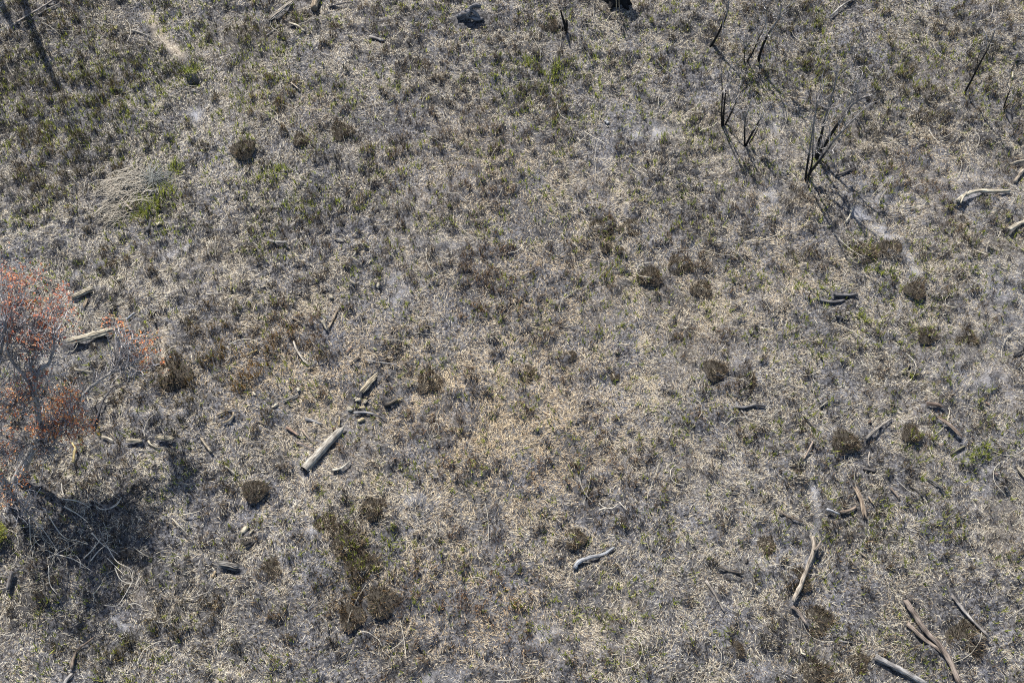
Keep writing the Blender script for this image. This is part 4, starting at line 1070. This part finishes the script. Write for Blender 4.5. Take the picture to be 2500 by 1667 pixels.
TRACKS = [([(1495,400),(1525,560),(1560,760),(1590,900),(1600,1050)],13,.9),([(1770,560),(1840,640),(1900,760)],16,.7),([(440,1600),(500,1625),(565,1648),(640,1672)],10,1.0),([(256,1655),(280,1640),(312,1626)],7,.9),
          ([(120,520),(60,560),(20,600)],16,.5),([(330,640),(300,670),(250,690)],8,.6),([(395,790),(405,915)],8,.7),([(1080,760),(1000,800)],10,.4),([(300,990),(350,1008),(450,1006)],6,1.0)]
def track_map(u, v):
    t = 0*u
    for p, w, k in TRACKS: t = np.maximum(t, k*seg_px(u, v, p, w))
    return t
# -- upright burnt stubble, thickest in the clumps
x, y = scatter(1250000)
u, v = to_px(x, y)
cl = clumps(x, y); n2 = fbm(x/3.2, y/3.2, 41, 3); n3 = fbm(x/.16, y/.16, 51, 2)
reg = np.clip(gauss(u, v, STUB_REG), 0, 1.1)
ash = np.clip(ash_map(u, v)+earth_map(u, v)+track_map(u, v), 0, 1)
dens = (.24+.55*sstep(.05, .5, cl)*(.5+.9*n2)+reg*(.28+.35*sstep(.05, .4, cl)))*(.25+1.5*sstep(.36, .62, n3))*(1-.9*ash)
ok = (RNG.random(len(x)) < dens*.66) & clear_of(x, y, .015)
x, y, u, v, cl, reg = x[ok], y[ok], u[ok], v[ok], cl[ok], reg[ok]
n = len(x); z = hgt(x, y)-.01
hh = RNG.uniform(.06, .165, n)*(1+.6*np.clip(reg, 0, 1))*(.75+.6*cl)
lean = RNG.normal(0, .28, (n, 3)); lean[:, 2] = 1
warm = np.clip(gauss(u, v, WARM_REG), 0, 1)[:, None]; grn = np.clip(gauss(u, v, GREEN_REG), 0, 1); olive = np.clip(gauss(u, v, OLIVE_REG), 0, 1)[:, None]
tint = fbm(x/.9, y/.9, 33, 2)[:, None]       # whole clumps differ in colour, browner or greyer
cols = pick([(.020,.019,.019),(.062,.046,.034),(.125,.088,.057),(.235,.172,.108),(.40,.325,.215),(.07,.08,.025)], [.20,.26,.24,.17,.09,.04], n, .3)
cols = cols*(1+warm*np.array([.55, .28, .08]))*(1+olive*np.array([-.02, -.02, -.42]))*(1+(tint-.5)*np.array([1.0, .7, .3]))
tl = RNG.random(n) < grn*.18
cols[tl] = np.array((.13, .15, .035))*RNG.uniform(.6, 1.4, (tl.sum(), 1))
me = strip_mesh('burnt_stubble', np.stack([x, y, z], -1), lean*hh[:, None], RNG.uniform(.008, .016, n), cols, M_STUB)
tag(obj('burnt_stubble', me), 'charred upright grass stubble covering the burnt field', 'stubble', None, 'stuff')
NSTUB = n

# -- flattened pale straw, matted between the clumps
x, y = scatter(1500000)
u, v = to_px(x, y)
n1 = fbm(x/.55, y/.55, 61, 4); n2 = fbm(x/2.8, y/2.8, 71, 3); cl = clumps(x, y)
reg = np.clip(gauss(u, v, STRAW_REG), 0, 1); sr = np.clip(gauss(u, v, STUB_REG), 0, 1)
dark = np.clip(gauss(u, v, SOOT_SHADE_SPOTS), 0, 1); trk = track_map(u, v)
dens = (.26+.58*sstep(.38, .60, n1)*(.45+1.1*n2)+.40*reg*sstep(.3, .55, n1))*(1-.45*sr)*(1-.6*dark)*(1-.45*sstep(.1, .5, cl))*(1-.6*np.clip(ash_map(u, v), 0, 1))+.8*trk
ok = (RNG.random(len(x)) < dens*.70) & clear_of(x, y, 0)
x, y, u, v = x[ok], y[ok], u[ok], v[ok]
n = len(x); z = hgt(x, y)+RNG.uniform(.002, .03, n)
a = np.where(RNG.random(n) < .4, RNG.uniform(0, 2*PI, n), 9*fbm(x/1.1, y/1.1, 81, 2)+RNG.normal(0, .45, n))
L = RNG.uniform(.035, .11, n)*RNG.choice([1, 1, 1.9], n); pt = RNG.normal(.03, .18, n)
vec = np.stack([np.cos(a)*L, np.sin(a)*L, np.sin(pt)*L], -1)
warm = np.clip(gauss(u, v, WARM_REG), 0, 1)[:, None]
cols = pick([(.70,.63,.48),(.60,.51,.36),(.44,.40,.32),(.33,.25,.165),(.80,.75,.62),(.15,.12,.09)], [.25,.24,.13,.15,.12,.11], n, .22)
cols = cols*(1-warm+warm*np.array([[1.06, .95, .80]]))
me = strip_mesh('dry_straw', np.stack([x, y, z], -1), vec, RNG.uniform(.0035, .0085, n), cols, M_STRAW)
tag(obj('dry_straw', me), 'pale flattened dry straw lying all over the burnt field', 'straw', None, 'stuff')
NSTRAW = n

# -- fresh green shoots, in small tufts
x, y = scatter(80000)
u, v = to_px(x, y)
n1 = fbm(x/.9, y/.9, 91, 3); reg = np.clip(gauss(u, v, GREEN_REG), 0, 1); hot = gauss(u, v, GREEN_HOT)
dens = (.05+.22*sstep(.42, .65, n1)+.45*reg*sstep(.35, .6, n1)+.9*hot)*(1-.7*ash_map(u, v))
ok = (RNG.random(len(x)) < dens) & clear_of(x, y, .01)
x, y, hot, reg = x[ok], y[ok], hot[ok], reg[ok]
xe, ye = scatter(65000)          # the brightest patches carry many more
ue, ve = to_px(xe, ye); he = gauss(ue, ve, GREEN_HOT); oe = (RNG.random(len(xe)) < np.clip(he, 0, 1)*.8)
x = np.concatenate([x, xe[oe]]); y = np.concatenate([y, ye[oe]]); hot = np.concatenate([hot, he[oe]])
kb = 4; X = np.repeat(x, kb)+RNG.normal(0, .018, len(x)*kb); Y = np.repeat(y, kb)+RNG.normal(0, .018, len(x)*kb); HT = np.repeat(hot, kb)
n = len(X); lean = RNG.normal(0, .34, (n, 3)); lean[:, 2] = 1
hh = RNG.uniform(.08, .18, n)*(1+.35*np.clip(HT, 0, 1))
cols = pick([(.25,.28,.045),(.33,.35,.07),(.16,.20,.035),(.42,.41,.14),(.19,.22,.07)], [.3,.24,.22,.12,.12], n, .25)
bend = np.stack([RNG.normal(0, .012, n), RNG.normal(0, .012, n), RNG.uniform(0, .01, n)], -1)
me = strip_mesh('green_shoots', np.stack([X, Y, hgt(X, Y)-.01], -1), lean*hh[:, None], RNG.uniform(.012, .022, n), cols, M_GREEN, bend)
tag(obj('green_shoots', me), 'fresh green grass shoots scattered through the burnt stubble', 'grass', None, 'stuff')
NGREEN = n

# -- thin dry vines lying in loose arcs
g = Geo(); x, y = scatter(900)
for k in range(420):
    L = RNG.uniform(.3, 1.0); a = RNG.uniform(0, 6.28); bd = RNG.normal(0, 1.4); p = np.array([x[k], y[k], 0.]); q = []
    for t in np.linspace(0, 1, 6):
        q.append(p.copy()); p = p+np.array([math.cos(a), math.sin(a), 0])*L/5; a += bd/5
    q = np.array(q); q[:, 2] = hgt(q[:, 0], q[:, 1])+.07+.03*RNG.random(6)
    tube(g, spline(q, 10), RNG.uniform(.005, .009), np.array((.60, .55, .45))*RNG.uniform(.5, 1.1), 3, 0, 1, 0, False)
tag(obj('dry_vines', g.mesh('dry_vines', M_STRAW)), 'hair thin pale dry vines curling over the burnt field', 'vines', None, 'stuff')
print('COUNTS stub', NSTUB, 'straw', NSTRAW, 'green', NGREEN, 'tris', sum(sum(len(p.vertices)-2 for p in o.data.polygons) for o in SC.objects if o.type == 'MESH' and len(o.data.polygons) < 20000))
